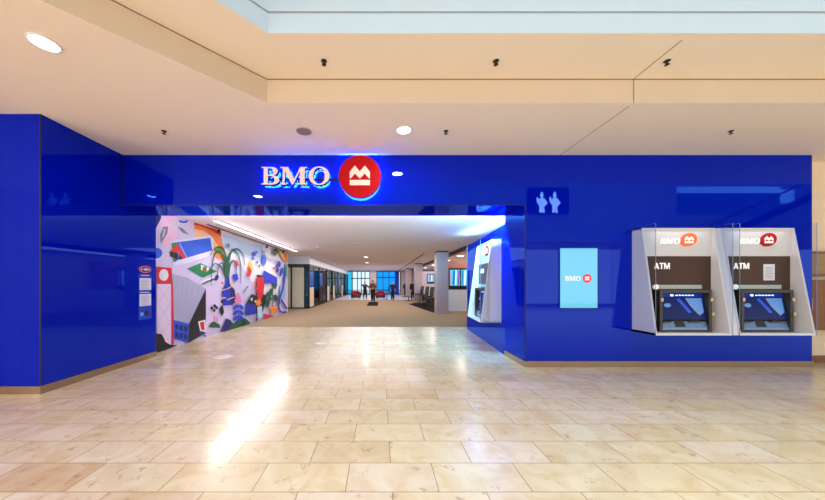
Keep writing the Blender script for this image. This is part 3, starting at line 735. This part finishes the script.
# ------------------------------------------------------------------ ceiling fittings
def downlight(X, Y, z, r, label, group, power, col=(1, .9, .78), parts=True):
    t = thing('downlight', label, 'ceiling light', (X, Y, z), 0, group)
    MB().lathe([(r*1.12, 0), (r*1.12, -.006), (r*1.0, -.010), (r*.98, -.003)], 36).build('trim_ring', M_white, t)
    MB().lathe([(r*.99, -.004), (r*.5, -.0045), (.001, -.005)], 36).build('diffuser', M_lit, t)
    if power:
        l = area('downlight_lamp', (0, 0, -.02), r*2, power, col, shape='DISK'); l.parent = t
    return t
downlight(-179*U, .533*D0, H_LO, 5.8*U, 'large round downlight at the upper left of the low ceiling', None, 22)
downlight(20*U, .837*D0, H_LO, 5.8*U, 'round downlight in the low ceiling right of the sign', None, 16)
t = thing('ceiling_speaker', 'flat grey round speaker grille in the low ceiling left of the sign', 'speaker', (-64*U, .842*D0, H_LO))
MB().lathe([(.115, 0), (.115, -.008), (.105, -.012)], 32).build('rim', mat('speaker_rim', rgb(170, 150, 140), .6), t)
MB().lathe([(.106, -.010), (.05, -.013), (.001, -.014)], 32).build('grille', mat('speaker_grille', rgb(140, 122, 118), .7, bump=.4, nscale=400), t)
for px_, Z, h, lab in ((324, .653, H_UP, 'leftmost sprinkler head on the upper ceiling band'), (496, .653, H_UP, 'middle sprinkler head on the upper ceiling band'),
                       (667, .653, H_UP, 'right sprinkler head on the upper ceiling band beside the joint'), (164, .842, H_LO, 'sprinkler head in the low ceiling above the left blue wall'),
                       (446, .842, H_LO, 'sprinkler head in the low ceiling right of the lit downlight'), (731, .842, H_LO, 'sprinkler head in the low ceiling above the cash machines')):
    t = thing('sprinkler_head', lab, 'sprinkler', ((px_-380)*Z*U, Z*D0, h), 0, 'ceiling sprinklers'); t.scale = (1, 1, .7)
    k = 1.0
    MB().lathe([(.034, 0), (.034, -.006), (.022, -.012), (.012, -.014), (.012, -.035)], 20).build('escutcheon', M_black, t)
    MB().tube([(-.012, 0, -.03), (-.022, 0, -.045), (-.004, 0, -.062)], .004, 6).tube([(.012, 0, -.03), (.022, 0, -.045), (.004, 0, -.062)], .004, 6).build('yoke', M_black, t)
    MB().lathe([(.001, -.060), (.024, -.062), (.026, -.066), (.001, -.067)], 16).build('deflector', M_black, t)

# linear light and spotlight track in front of the mural
t = thing('linear_light', 'long white strip light running along the hall ceiling beside the mural', 'ceiling light', (-230*U, 2.07*D0, H_IN-.001))
B(-.065, .065, -.68*D0, .69*D0, -.02, 0).build('housing', M_white, t)
B(-.045, .045, -.675*D0, .685*D0, -.026, -.02).build('diffuser', M_striplit, t)
t = thing('track_light', 'thin dark spotlight track on the ceiling edge above the mural', 'ceiling light', (-258*U, 2.07*D0, H_IN))
B(-.018, .018, -.58*D0, .72*D0, -.03, 0).build('rail', mat('grey_track', rgb(90, 86, 92), .5), t)
for zc in (1.60, 2.28, 2.48, 2.66):
    y_ = (zc-2.07)*D0
    s = MB().tube([(0, y_, -.02), (0, y_, -.07)], .012, 8).tube([(.03, y_-.05, -.085), (-.03, y_+.05, -.115)], [.035, .042], 14)
    s.build('spot_head', M_black, t)
area('mural_wash', (-240*U, 2.0*D0, H_IN-.10), .1, 115, (1, .95, .95), (0, math.radians(-38), 0), sy=6.0)

g = 'small hall downlights'
for px_, py_, lab in ((366, 257, 'small oval-looking downlight in the middle of the hall ceiling, nearer one'), (367, 262.6, 'small downlight in the middle of the hall ceiling, farther one')):
    Z = 88/(283-py_); downlight((px_-380)*Z*U, Z*D0, H_IN, .13, lab, g, 12)
for Z, lab in ((3.26, 'nearest round downlight over the teller area on the right'), (3.9, 'second round downlight over the teller area on the right'), (4.9, 'third round downlight over the teller area on the right'), (5.8, 'farthest round downlight over the teller area on the right')):
    downlight(262*U, Z*D0, H_IN, .20, lab, 'teller area downlights', 18)
for px_, py_, lab in ((357.6, 243, 'white smoke detector on the hall ceiling, nearest the entrance'), (318, 247, 'tiny detector on the hall ceiling close to the strip light')):
    Z = 88/(283-py_)
    t = thing('smoke_detector', lab, 'smoke detector', ((px_-380)*Z*U, Z*D0, H_IN), 0, 'smoke detectors')
    MB().lathe([(.06, 0), (.06, -.02), (.045, -.035), (.001, -.04)], 20).build('housing', M_white, t)
    MB().lathe([(.03, -.034), (.03, -.05), (.001, -.052)], 12).build('sensor', M_darkgrey, t)

# floor decals
for X, Z, r, lab in ((-179, 1.14, .19, 'round white floor decal nearer the left blue wall'), (-81, 1.40, .16, 'small round white floor decal farther into the entrance')):
    tag(MB().lathe([(r, .0), (r, .0015), (.001, .0016)], 36).build('floor_decal', mat('white_vinyl', rgb(240, 228, 214), .35)), lab, 'floor sticker', 'floor decals').location = (X*U, Z*D0, 0)

# ------------------------------------------------------------------ glass offices on the left of the hall
XO = -231*U; Y1 = 3.28*D0; HG = EYE+62*U
def bay_frame(nm, mb, t): return mb.build(nm, M_black, t)
struct('wall_office_soffit', B(-6.2, XO, Y1, YF, HG, H_IN), M_white)
t = thing('glass_partition', 'black framed office partition facing the entrance, beside the end of the mural', 'partition', ((-311*U+XO)/2, Y1, 0))
c_ = (-311*U+XO)/2; hx = (XO+311*U)/2
fr = MB().box(-hx, hx, 0, .06, HG-.09, HG).box(-hx, hx, 0, .06, 0, .07)
fr.box(-hx, -hx+.06, 0, .06, 0, HG).box(hx-.10, hx, 0, .06, 0, HG).build('frame', M_black, t)
xm = (291.3-380)*3.28*U-c_
B(xm-.04, xm+.04, 0, .06, .07, HG-.09).build('mullion', M_black, t)
B(hx-.32, hx-.26, 0, .06, .07, HG-.09).build('mullion', M_black, t)
for xa, xb in ((-hx+.06, xm-.04), (xm+.04, hx-.32), (hx-.26, hx-.10)):
    B(xa, xb, .025, .035, .07, HG-.09).build('glass_pane', M_glass, t)
M_film = mat('cream_window_film', rgb(226, 208, 182), .6)
B(-hx+.06, xm-.04, .037, .040, .07, HG-.2).build('blind', M_film, t)
B(xm+.04, hx-.34, .037, .040, .07, HG-.2).build('blind', M_film, t)
t = thing('glass_partition', 'long row of black framed glass office fronts running down the left of the hall', 'partition', (XO, Y1, 0))
posts = [0.0+.54*k*D0 for k in range(8)]; posts[-1] = YF-Y1-.3
MB().box(-.06, 0, 0, posts[-1], HG-.09, HG).box(-.06, 0, 0, posts[-1], 0, .07).build('frame', M_black, t)
for k, p in enumerate(posts[1:]):
    B(-.08, .02, p-.06, p+.06, 0, HG).build('post', M_black, t)
for k in range(7):
    p0, p1 = posts[k]+.06, posts[k+1]-.06
    B(-.035, -.025, p0, p1, .07, HG-.09).build('glass_pane', M_glass, t)
    B(-.055, -.01, p0+(p1-p0)*.42, p0+(p1-p0)*.42+.06, .07, HG-.09).build('door_stile', M_black, t)
    if k in (0, 2, 3, 5): B(-.024, -.022, p0, p0+(p1-p0)*.42, .07, 1.25).build('window_film', M_film, t)
    if k in (0, 1, 4): B(-.024, -.022, p0+.05, p0+(p1-p0)*.4, 1.3, 2.2).build('poster_film', mat('blue_film', rgb(20, 70, 190), .4), t)
# walls between offices
for k, p in enumerate(posts[1:]):
    struct('wall_office_%d' % (k+1), B(-6.2, XO-.09, Y1+p-.05, Y1+p+.05, 0, HG), M_cream if k % 2 else mat('office_blue', rgb(60, 130, 190), .6))
def desk(x, y, rz, label):
    t = thing('office_desk', label, 'desk', (x, y, 0), rz, 'desks in the glass offices')
    B(-.7, .7, -.35, .35, .72, .75).build('desk_top', M_white, t, .004)
    for sx in (-.66, .64):
        B(sx, sx+.03, -.32, .32, 0, .72).build('leg', M_darkgrey, t)
    return t
desk(-5.2, Y1+1.4, 0, 'white office desk behind the first glass office front')
desk(-5.2, Y1+4.2, 0, 'white office desk behind the second glass office front')

# ------------------------------------------------------------------ columns
for k, (Z, lab) in enumerate(((2.75, 'nearest square metal column beside the teller area'), (4.45, 'second square metal column down the right of the hall'),
                              (6.0, 'third square metal column down the right of the hall'), (7.05, 'farthest square metal column by the end windows'))):
    t = thing('column', lab, 'column', (172*U, Z*D0+.29, 0), 0, 'metal clad columns')
    B(-.295, .295, -.29, .29, 0.0, H_IN-.06).build('shaft', M_colsteel, t, .012)
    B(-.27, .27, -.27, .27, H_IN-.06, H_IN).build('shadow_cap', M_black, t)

# ------------------------------------------------------------------ teller area
ZT = 3.0
struct('wall_teller', B(196*U, 6.4, ZT*D0, ZT*D0+.12, 0, EYE+67*U), mat('salmon_wall', rgb(206, 140, 118), .7))
struct('wall_teller_dado', B(196*U, 6.4, ZT*D0-.08, ZT*D0, 0, EYE-20*U), mat('pale_counter_front', rgb(216, 222, 232), .4))
def tvset(name, label, X0, X1, y, z0, z1, n, cols):
    t = thing(name, label, 'television', ((X0+X1)/2, y, 0)); w_ = (X1-X0)/2
    B(-w_, w_, -.05, 0, z0, z1).build('casing', M_black, t)
    for k in range(n):
        a_ = -w_+.06+k*(2*w_-.06)/n; b_ = a_+(2*w_-.06)/n-.06
        p = B(a_, b_, -.055, -.05, z0+.35*(z1-z0)*.5, z1-.08).build('screen', mat('tv_teal', rgb(40, 150, 180), .2, emit=rgb(60, 180, 210), es=1), t)
        for i in range(4):
            c = cols[(i+k) % len(cols)]; xa = a_+(b_-a_)*(.06+i*.24); wd = (b_-a_)*(.07+.05*(i % 2))
            MB().shape([[(xa, z0+.25), (xa+wd, z0+.22), (xa+wd*1.7, z1-.16), (xa+wd*.5, z1-.10)]], XZ(-.0555), Vector((0, -.001, 0))).build('picture', mat('tv_colour', rgb(*c), .3, emit=rgb(*c), es=1), p)
    return t
tvset('wall_television', 'wide black framed pair of colourful screens on the teller wall', 68.5*ZT*U, 92*ZT*U, ZT*D0, EYE-6.4*ZT*U, EYE+14.8*ZT*U, 2, [(226, 60, 130), (30, 60, 170), (230, 240, 250), (120, 30, 140)])
struct('wall_teller_far', B(215*U, 6.4, 5.2*D0, 5.2*D0+.12, 0, EYE+60*U), mat('lilac_wall', rgb(190, 180, 200), .7))
tvset('wall_television', 'small screen seen between the two nearest columns on the right', 47*5.2*U, 54.5*5.2*U, 5.2*D0, EYE-.5*5.2*U, EYE+9.2*5.2*U, 1, [(200, 60, 90), (60, 40, 120), (220, 200, 210)])
for za, zb_, lab in ((3.62, 4.02, 'white fronted service desk behind the high-backed chairs, nearest one'), (4.08, 4.42, 'white fronted service desk just before the second column'), (4.75, 5.15, 'white fronted service desk beyond the second column')):
    t = thing('service_desk', lab, 'desk', (197*U, (za+zb_)/2*D0, 0), 0, 'service desks on the right'); L_ = (zb_-za)*D0/2
    B(0, .55, -L_, L_, .012, .60).build('base', M_darkgrey, t)
    B(-.02, .57, -L_, L_, .60, 1.05).build('front_panel', M_white, t)
    B(-.04, .02, -L_, L_, 1.05, 1.42).build('privacy_screen', mat('frosted_screen', rgb(226, 222, 236), .5), t)
tag(MB().shape([[(114*U, 4.0*D0), (150*U, 2.86*D0), (194*U, 2.86*D0), (194*U, 4.2*D0), (150*U, 4.2*D0)]], lambda a, b: Vector((a, b, 0)), Vector((0, 0, .012)), cap_back=True).build('dark_rug', mat('black_carpet', rgb(20, 18, 22), .95, spec=.1, vary=.1)),
    'black carpet strip on the floor beside the service desks', 'rug')

def task_chair(x, y, rz, label):
    t = thing('high_chair', label, 'chair', (x, y, .0135), rz, 'dark high-backed chairs at the service desks')
    MB().box(-.24, .24, -.23, .23, .62, .70).build('seat', M_darkgrey, t, .02)
    s = MB(); n = 6
    for k in range(n):
        a, b = k/n, (k+1)/n
        f = lambda u: .21+.07*u*u
        s.hexa([(-.22, f(a), .70+a*.55), (.22, f(a), .70+a*.55), (.22, f(a)+.05, .70+a*.55), (-.22, f(a)+.05, .70+a*.55)],
               [(-.22, f(b), .70+b*.55), (.22, f(b), .70+b*.55), (.22, f(b)+.05, .70+b*.55), (-.22, f(b)+.05, .70+b*.55)])
    s.build('backrest', M_darkgrey, t)
    for sx in (-1, 1):
        for sy in (-1, 1): MB().tube([(sx*.2, sy*.19, .63), (sx*.24, sy*.24, 0)], .016, 8).build('leg', M_black, t)
    MB().tube([(-.22, -.21, .28), (.22, -.21, .28)], .012, 8).build('footrest', M_black, t)
for k, (Z, X, lab) in enumerate(((3.0, 160, 'dark high-backed chair close behind the nearest column'), (3.4, 166, 'second dark high-backed chair behind the nearest column'),
                                 (3.75, 166, 'third dark high-backed chair along the service desks'), (4.12, 162, 'farthest dark high-backed chair, just before the second column'))):
    task_chair(X*U, Z*D0+.25, -PI/2+.3, lab)

# ------------------------------------------------------------------ lounge furniture
def armchair(x, y, rz, label):
    t = thing('armchair', label, 'armchair', (x, y, 0), rz, 'red lounge chairs by the end windows')
    MRd = mat('red_upholstery', rgb(158, 18, 36), .8, vary=.1)
    MB().box(-.40, .40, -.36, .34, .12, .34).build('base', M_darkgrey, t, .03)
    MB().box(-.31, .31, -.38, .24, .34, .46).build('seat', MRd, t, .04)
    s = MB()
    n = 14
    for k in range(n):
        a0_, a1_ = PI*k/n, PI*(k+1)/n
        P = lambda a, r: (r*math.cos(a), .02+r*.92*math.sin(a))
        h = lambda a: .62+.14*math.sin(a)
        q = [P(a0_, .44), P(a1_, .44), P(a1_, .34), P(a0_, .34)]; hh = [h(a0_), h(a1_), h(a1_), h(a0_)]
        s.hexa([(p[0], p[1], .30) for p in q], [(p[0], p[1], z) for p, z in zip(q, hh)])
    s.build('backrest', MRd, t)
    for sx in (-1, 1):
        MB().box(sx*.39-.05, sx*.39+.05, -.36, .05, .30, .60).build('armrest', M_darkgrey, t, .02)
        for sy in (-1, 1): MB().tube([(sx*.32, sy*.28, .13), (sx*.34, sy*.30, 0)], .018, 8).build('leg', M_black, t)
Zc = 5.25
armchair(-24.2*Zc*U, Zc*D0, .3, 'red tub armchair left of the walking visitors')
armchair(.6*Zc*U, Zc*D0+.1, -.2, 'red tub armchair right of the middle visitor')
def round_table(x, y, r, h, label, g_):
    t = thing('round_table', label, 'table', (x, y, 0), 0, g_)
    MB().lathe([(.001, h), (r, h), (r, h-.03), (.001, h-.03)], 32).build('table_top', M_darkgrey, t)
    MB().tube([(0, 0, .02), (0, 0, h-.03)], .035, 14).build('pedestal', M_black, t)
    MB().lathe([(.001, .03), (r*.55, .02), (r*.6, 0), (.001, 0)], 32).build('foot', M_black, t)
round_table(28.6*4.75*U, 4.75*D0, .52, .34, 'low dark round table beside the seated lounge on the right', None)
round_table(7.0*5.0*U, 5.05*D0, .34, .55, 'small dark side table left of the visitor in blue', None)
tag(B(-12.3*4.0*U, -2*4.0*U, 3.68*D0, 4.42*D0, 0, .012).build('door_mat', mat('black_rubber', rgb(16, 15, 18), .95, spec=.1, vary=.1)), 'black floor mat under the visitor in the middle of the hall', 'mat')

# ------------------------------------------------------------------ people
def skin(name, pts, edges, rad, m, parent, sub=2):
    me = bpy.data.meshes.new(name); me.from_pydata([Vector(p) for p in pts], edges, [])
    o = bpy.data.objects.new(name, me); COL.objects.link(o)
    md = o.modifiers.new('skin', 'SKIN'); md.use_smooth_shade = True
    sv = me.skin_vertices[0].data
    for i, r in enumerate(rad):
        sv[i].radius = r if isinstance(r, tuple) else (r, r)
        sv[i].use_root = (i == 0)
    sb = o.modifiers.new('sub', 'SUBSURF'); sb.levels = sub; sb.render_levels = sub
    bpy.context.view_layer.update()
    dg = bpy.context.evaluated_depsgraph_get()
    nm = bpy.data.meshes.new_from_object(o.evaluated_get(dg))
    o.modifiers.clear(); o.data = nm; nm.materials.clear(); nm.materials.append(m)
    for p in nm.polygons: p.use_smooth = True
    o.parent = parent
    return o

def person(label, x, y, rz, height, top, trousers, hair, elbows, hands, feet, base=0, lean=0, bag=None):
    """faces -Y; joints given for a 1.75 m figure, then scaled"""
    t = thing('person', label, 'person', (x, y, base), rz); k = height/1.75
    sk_ = mat('skin', rgb(196, 150, 124), .6); tm = mat('jacket_cloth', rgb(*top), .85, vary=.1); pm = mat('trouser_cloth', rgb(*trousers), .85, vary=.1)
    hm = mat('hair', rgb(*hair), .7, vary=.2, nscale=80); sm = mat('shoe_leather', rgb(20, 18, 20), .4)
    V_ = lambda a: Vector(a)*k
    sh = lean
    hip = Vector((0, .0, .95)); chest = Vector((0, -sh*.6, 1.27)); neck = Vector((0, -sh, 1.47)); head0 = Vector((0, -sh*1.15, 1.56))
    shl = [Vector((s*.19, -sh*.85, 1.41)) for s in (-1, 1)]
    hips = [Vector((s*.09, 0, .90)) for s in (-1, 1)]
    ft = [Vector(f) for f in feet]
    knees = [(hips[i]*.48+ft[i]*.52)+Vector((0, -.03, .03)) for i in (0, 1)]
    el = [Vector(e) for e in elbows]; hd = [Vector(h) for h in hands]
    pts = [hip, chest, neck, head0]; ed = [(0, 1), (1, 2), (2, 3)]; rd_ = [(.125, .10), (.145, .105), (.055, .055), (.055, .055)]
    for i in (0, 1):
        n0 = len(pts); pts += [shl[i], el[i], hd[i]]; ed += [(1, n0), (n0, n0+1), (n0+1, n0+2)]; rd_ += [(.055, .055), (.042, .042), (.028, .028)]
        n0 = len(pts); pts += [hips[i], knees[i], ft[i]+Vector((0, .02, .08)), ft[i]+Vector((0, -.15, .035))]
        ed += [(0, n0), (n0, n0+1), (n0+1, n0+2), (n0+2, n0+3)]; rd_ += [(.085, .085), (.058, .058), (.04, .04), (.03, .03)]
    body = skin('body', [p*k for p in pts], ed, [tuple(q*k for q in r_) for r_ in rd_], sk_, t)
    # head with face, and five-fingered hands, joined into the body mesh
    hb = MB(); hc = head0+Vector((0, -.015, .07))
    hb.ell(hc*k, (.076*k, .095*k, .118*k), 20, 14); hb.ell((hc+Vector((0, -.03, -.07)))*k, (.052*k, .06*k, .05*k), 14, 8)
    hb.ell((hc+Vector((0, -.10, -.015)))*k, (.013*k, .02*k, .024*k), 8, 6)
    for s in (-1, 1):
        hb.ell((hc+Vector((s*.078, .005, -.01)))*k, (.012*k, .02*k, .032*k), 8, 6)
        hb.ell((hc+Vector((s*.03, -.085, .012)))*k, (.012*k, .008*k, .007*k), 8, 6, 1)
    hb.ell((hc+Vector((0, -.088, -.058)))*k, (.022*k, .008*k, .006*k), 8, 6, 2)
    for i in (0, 1):
        d = (hd[i]-el[i]).normalized(); side = d.cross(Vector((0, 0, 1)) if abs(d.z) < .9 else Vector((1, 0, 0))).normalized(); nn = d.cross(side)
        pal = hd[i]+d*.05
        hb.tube([(hd[i]-d*.01)*k, pal*k, (pal+d*.045)*k], [.026*k, .036*k, .034*k], 8)
        for q, (o_, l_) in enumerate(((-.027, .06), (-.009, .075), (.009, .07), (.027, .055))):
            b_ = pal+d*.04+side*o_
            hb.tube([b_*k, (b_+d*l_*.5+nn*.008)*k, (b_+d*l_*.85+nn*.028)*k], [.0095*k, .009*k, .007*k], 6)
        b_ = pal-side*.03; hb.tube([b_*k, (b_-side*.022+d*.025)*k, (b_-side*.022+d*.055+nn*.01)*k], [.011*k, .010*k, .008*k], 6)
    tmp = hb.build('tmp', [sk_, mat('eye', rgb(30, 24, 24), .3), mat('lips', rgb(160, 90, 84), .5)])
    bm = bmesh.new(); bm.from_mesh(body.data); nfb = len(bm.faces); bm.from_mesh(tmp.data)
    me = bpy.data.meshes.new('body'); bm.to_mesh(me); bm.free()
    for m_ in tmp.data.materials: me.materials.append(m_)
    body.data = me; bpy.data.objects.remove(tmp)
    # clothes
    pts = [hip+Vector((0, 0, -.04)), chest, neck+Vector((0, 0, -.035))]; ed = [(0, 1), (1, 2)]; rd_ = [(.19, .15), (.20, .155), (.10, .09)]
    for i in (0, 1):
        n0 = len(pts); w_ = el[i].lerp(hd[i], .92); pts += [shl[i], el[i], w_]; ed += [(1, n0), (n0, n0+1), (n0+1, n0+2)]; rd_ += [(.095, .095), (.075, .075), (.055, .055)]
    skin('jacket', [p*k for p in pts], ed, [tuple(q*k for q in r_) for r_ in rd_], tm, t)
    pts = [hip+Vector((0, 0, .03))]; ed = []; rd_ = [(.145, .12)]
    for i in (0, 1):
        n0 = len(pts); pts += [hips[i], knees[i], ft[i]+Vector((0, .02, .09))]; ed += [(0, n0), (n0, n0+1), (n0+1, n0+2)]; rd_ += [(.125, .12), (.098, .095), (.075, .075)]
    skin('trousers', [p*k for p in pts], ed, [tuple(q*k for q in r_) for r_ in rd_], pm, t)
    for i in (0, 1):
        f = ft[i]
        MB().hexa([((f.x+a)*k, (f.y+b)*k, f.z*k) for a, b in ((-.045, .07), (.045, .07), (.05, -.20), (-.05, -.20))],
                  [((f.x+a)*k, (f.y+b)*k, (f.z+c)*k) for a, b, c in ((-.04, .06, .11), (.04, .06, .11), (.04, -.18, .05), (-.04, -.18, .05))]).build('shoe', sm, t, .02*k)
    h = MB().ell((hc+Vector((0, .018, .028)))*k, (.088*k, .098*k, .108*k), 20, 12)
    h.ell((hc+Vector((0, .05, -.03)))*k, (.075*k, .055*k, .09*k), 16, 8); h.build('hair', hm, t)
    return t
def atp(pxx, Z): return ((pxx-380)*Z*U, Z*D0)
x_, y_ = atp(365, 5.35)
person('person in dark clothes with raised elbow in front of the white glazed doors', x_, y_, .3, 1.62, (30, 30, 40), (24, 24, 30), (20, 16, 14),
       [(-.46, -.14, 1.36), (.34, -.10, 1.22)], [(-.20, -.34, 1.40), (.12, -.34, 1.28)], [(-.14, .04, 0), (.16, -.06, 0)])
x_, y_ = atp(373.2, 4.32)
person('person in a brown jacket standing at the black mat in the hall centre', x_, y_, -.35, 1.70, (104, 70, 52), (26, 24, 30), (44, 28, 20),
       [(-.30, -.14, 1.14), (.32, -.16, 1.16)], [(-.12, -.38, 1.10), (.16, -.42, 1.12)], [(-.15, .12, 0), (.13, -.12, 0)], base=.012, lean=.12)
x_, y_ = atp(392.6, 4.9)
person('person in dark navy clothes before the blue window, hands near the hips', x_, y_, .2, 1.62, (20, 28, 60), (20, 22, 44), (18, 16, 20),
       [(-.40, .02, 1.15), (.38, -.04, 1.14)], [(-.26, -.20, .98), (.22, -.24, .98)], [(-.08, 0, 0), (.08, -.04, 0)])
x_, y_ = atp(412.6, 5.1)
person('person in black standing beside the second column', x_, y_, .5, 1.70, (22, 20, 26), (18, 18, 22), (18, 14, 14),
       [(-.27, .02, 1.12), (.28, -.06, 1.13)], [(-.24, -.10, .88), (.22, -.26, .98)], [(-.11, 0, 0), (.12, -.08, 0)])
x_, y_ = atp(405.6, 6.3)
person('person in dark blue far down the hall near the third column', x_, y_, -.4, 1.62, (26, 30, 54), (20, 20, 26), (24, 20, 18),
       [(-.27, .0, 1.12), (.28, -.02, 1.13)], [(-.24, -.18, .92), (.24, -.16, .90)], [(-.10, .05, 0), (.12, -.08, 0)])

# ------------------------------------------------------------------ wooden wall cases right of the shopfront
xa = XE+.02
t = thing('wall_case', 'upper brown wooden case on the cream wall at the right edge', 'wall case', (xa+.45, YN, 0))
B(-.45, .45, -.10, 0, EYE+6.5*1.06*U, EYE+31*1.06*U).build('carcass', M_wood, t, .005)
B(-.39, .39, -.105, -.10, EYE+9*1.06*U, EYE+28.5*1.06*U).build('door_panel', mat('grey_brown_wood', rgb(150, 122, 92), .5, vary=.2, nscale=8), t)
t = thing('wall_case', 'lower dark wooden cabinet on the cream wall at the right edge', 'wall case', (xa+.55, YN, 0))
B(-.47, .47, -.14, 0, EYE-46*1.06*U, EYE+3*1.06*U).build('carcass', M_wood, t, .005)
B(-.55, -.47, -.12, 0, EYE-45*1.06*U, EYE+2*1.06*U).build('side_panel', M_darkgrey, t)
B(-.40, .40, -.146, -.14, EYE-42*1.06*U, EYE-1*1.06*U).build('door_panel', mat('red_brown_wood', rgb(128, 78, 46), .45, vary=.2, nscale=8), t)
MB().tube([(-.36, -.165, EYE-.5), (-.36, -.165, EYE-.3)], .008, 8).box(-.368, -.352, -.165, -.14, EYE-.49, EYE-.475).box(-.368, -.352, -.165, -.14, EYE-.325, EYE-.31).build('handle', M_steel, t)

# ------------------------------------------------------------------ far side of the concourse (seen mirrored in the blue glass)
YB = -6.99
Zv = (2*D0-YB)/D0                                # distance through the mirror
mx = lambda p: (p-380)*Zv*U
mz = lambda q: EYE+(283-q)*Zv*U
t = thing('wall_poster', 'large framed dark blue poster of two pale suited figures on the upper back wall', 'poster', (mx(548), YB, 0))
c0 = mx(548)
B(mx(527)-c0, mx(568)-c0, 0, .08, mz(214), mz(188)).build('panel', mat('poster_navy', rgb(6, 14, 70), .5), t)
M_fig = mat('poster_pale', rgb(236, 238, 240), .6, emit=rgb(236, 238, 240), es=12)
def figure_poly(cx, s):
    P = [(-2.2, 0), (-2.1, 3.2), (-2.3, 5), (-3.8, 6.0), (-4.9, 9.4), (-3.6, 10.2), (-2.9, 8.4), (-1.8, 9.2), (-.8, 9.6), (-1.5, 11), (-1.1, 12.6), (-.2, 13.4), (.8, 12.8), (1.3, 11), (.8, 9.6), (2.2, 9.0), (5.0, 6.2), (2.2, 4), (2.2, 5.4), (2.1, 3.2), (2.4, 0), (.5, 0), (.1, 2.6), (-.3, 0)]
    return [(mx(548+cx+a*s*1.15)-c0, mz(213-b*1.55)) for a, b in P]
f_ = MB()
for cx_, s_ in ((-7, 1), (6, 1)): f_.shape([figure_poly(cx_, s_)], lambda a, b: Vector((a, .08, b)), Vector((0, .02, 0)))
f_.build('printed_figures', M_fig, t)
M_upglow = mat('lit_upper_window', rgb(170, 205, 225), .4, emit=rgb(150, 200, 225), es=3)
up = B(mx(677), mx(779), YB, YB+.05, mz(193), mz(187)); up.box(mx(780), mx(793), YB, YB+.05, mz(203), mz(190))
struct('window_5', up, M_upglow)
struct('window_6', B(mx(677), mx(779), YB, YB+.04, mz(214), mz(193.4)), mat('dim_upper_glass', rgb(60, 90, 110), .1, emit=rgb(50, 100, 130), es=1.2))

t = thing('escalator_balustrade', 'slanting escalator side high in the atrium opposite the blue front', 'escalator', (mx(756), YB+.5, mz(214)))
bx0, bx1 = mx(700)-mx(756), mx(815)-mx(756)
dz0, dz1 = mz(240)-mz(214), mz(188)-mz(214)
def beam(z_, th, y0, y1): return MB().hexa([(bx0, y0, dz0+z_), (bx1, y0, dz1+z_), (bx1, y1, dz1+z_), (bx0, y1, dz0+z_)], [(bx0, y0, dz0+z_+th), (bx1, y0, dz1+z_+th), (bx1, y1, dz1+z_+th), (bx0, y1, dz0+z_+th)])
beam(-.35, .35, 0, .25).build('truss_panel', M_darkgrey, t)
beam(.0, .75, .10, .12).build('glass_panel', M_glass, t)
beam(.75, .07, .06, .16).build('handrail', M_black, t)
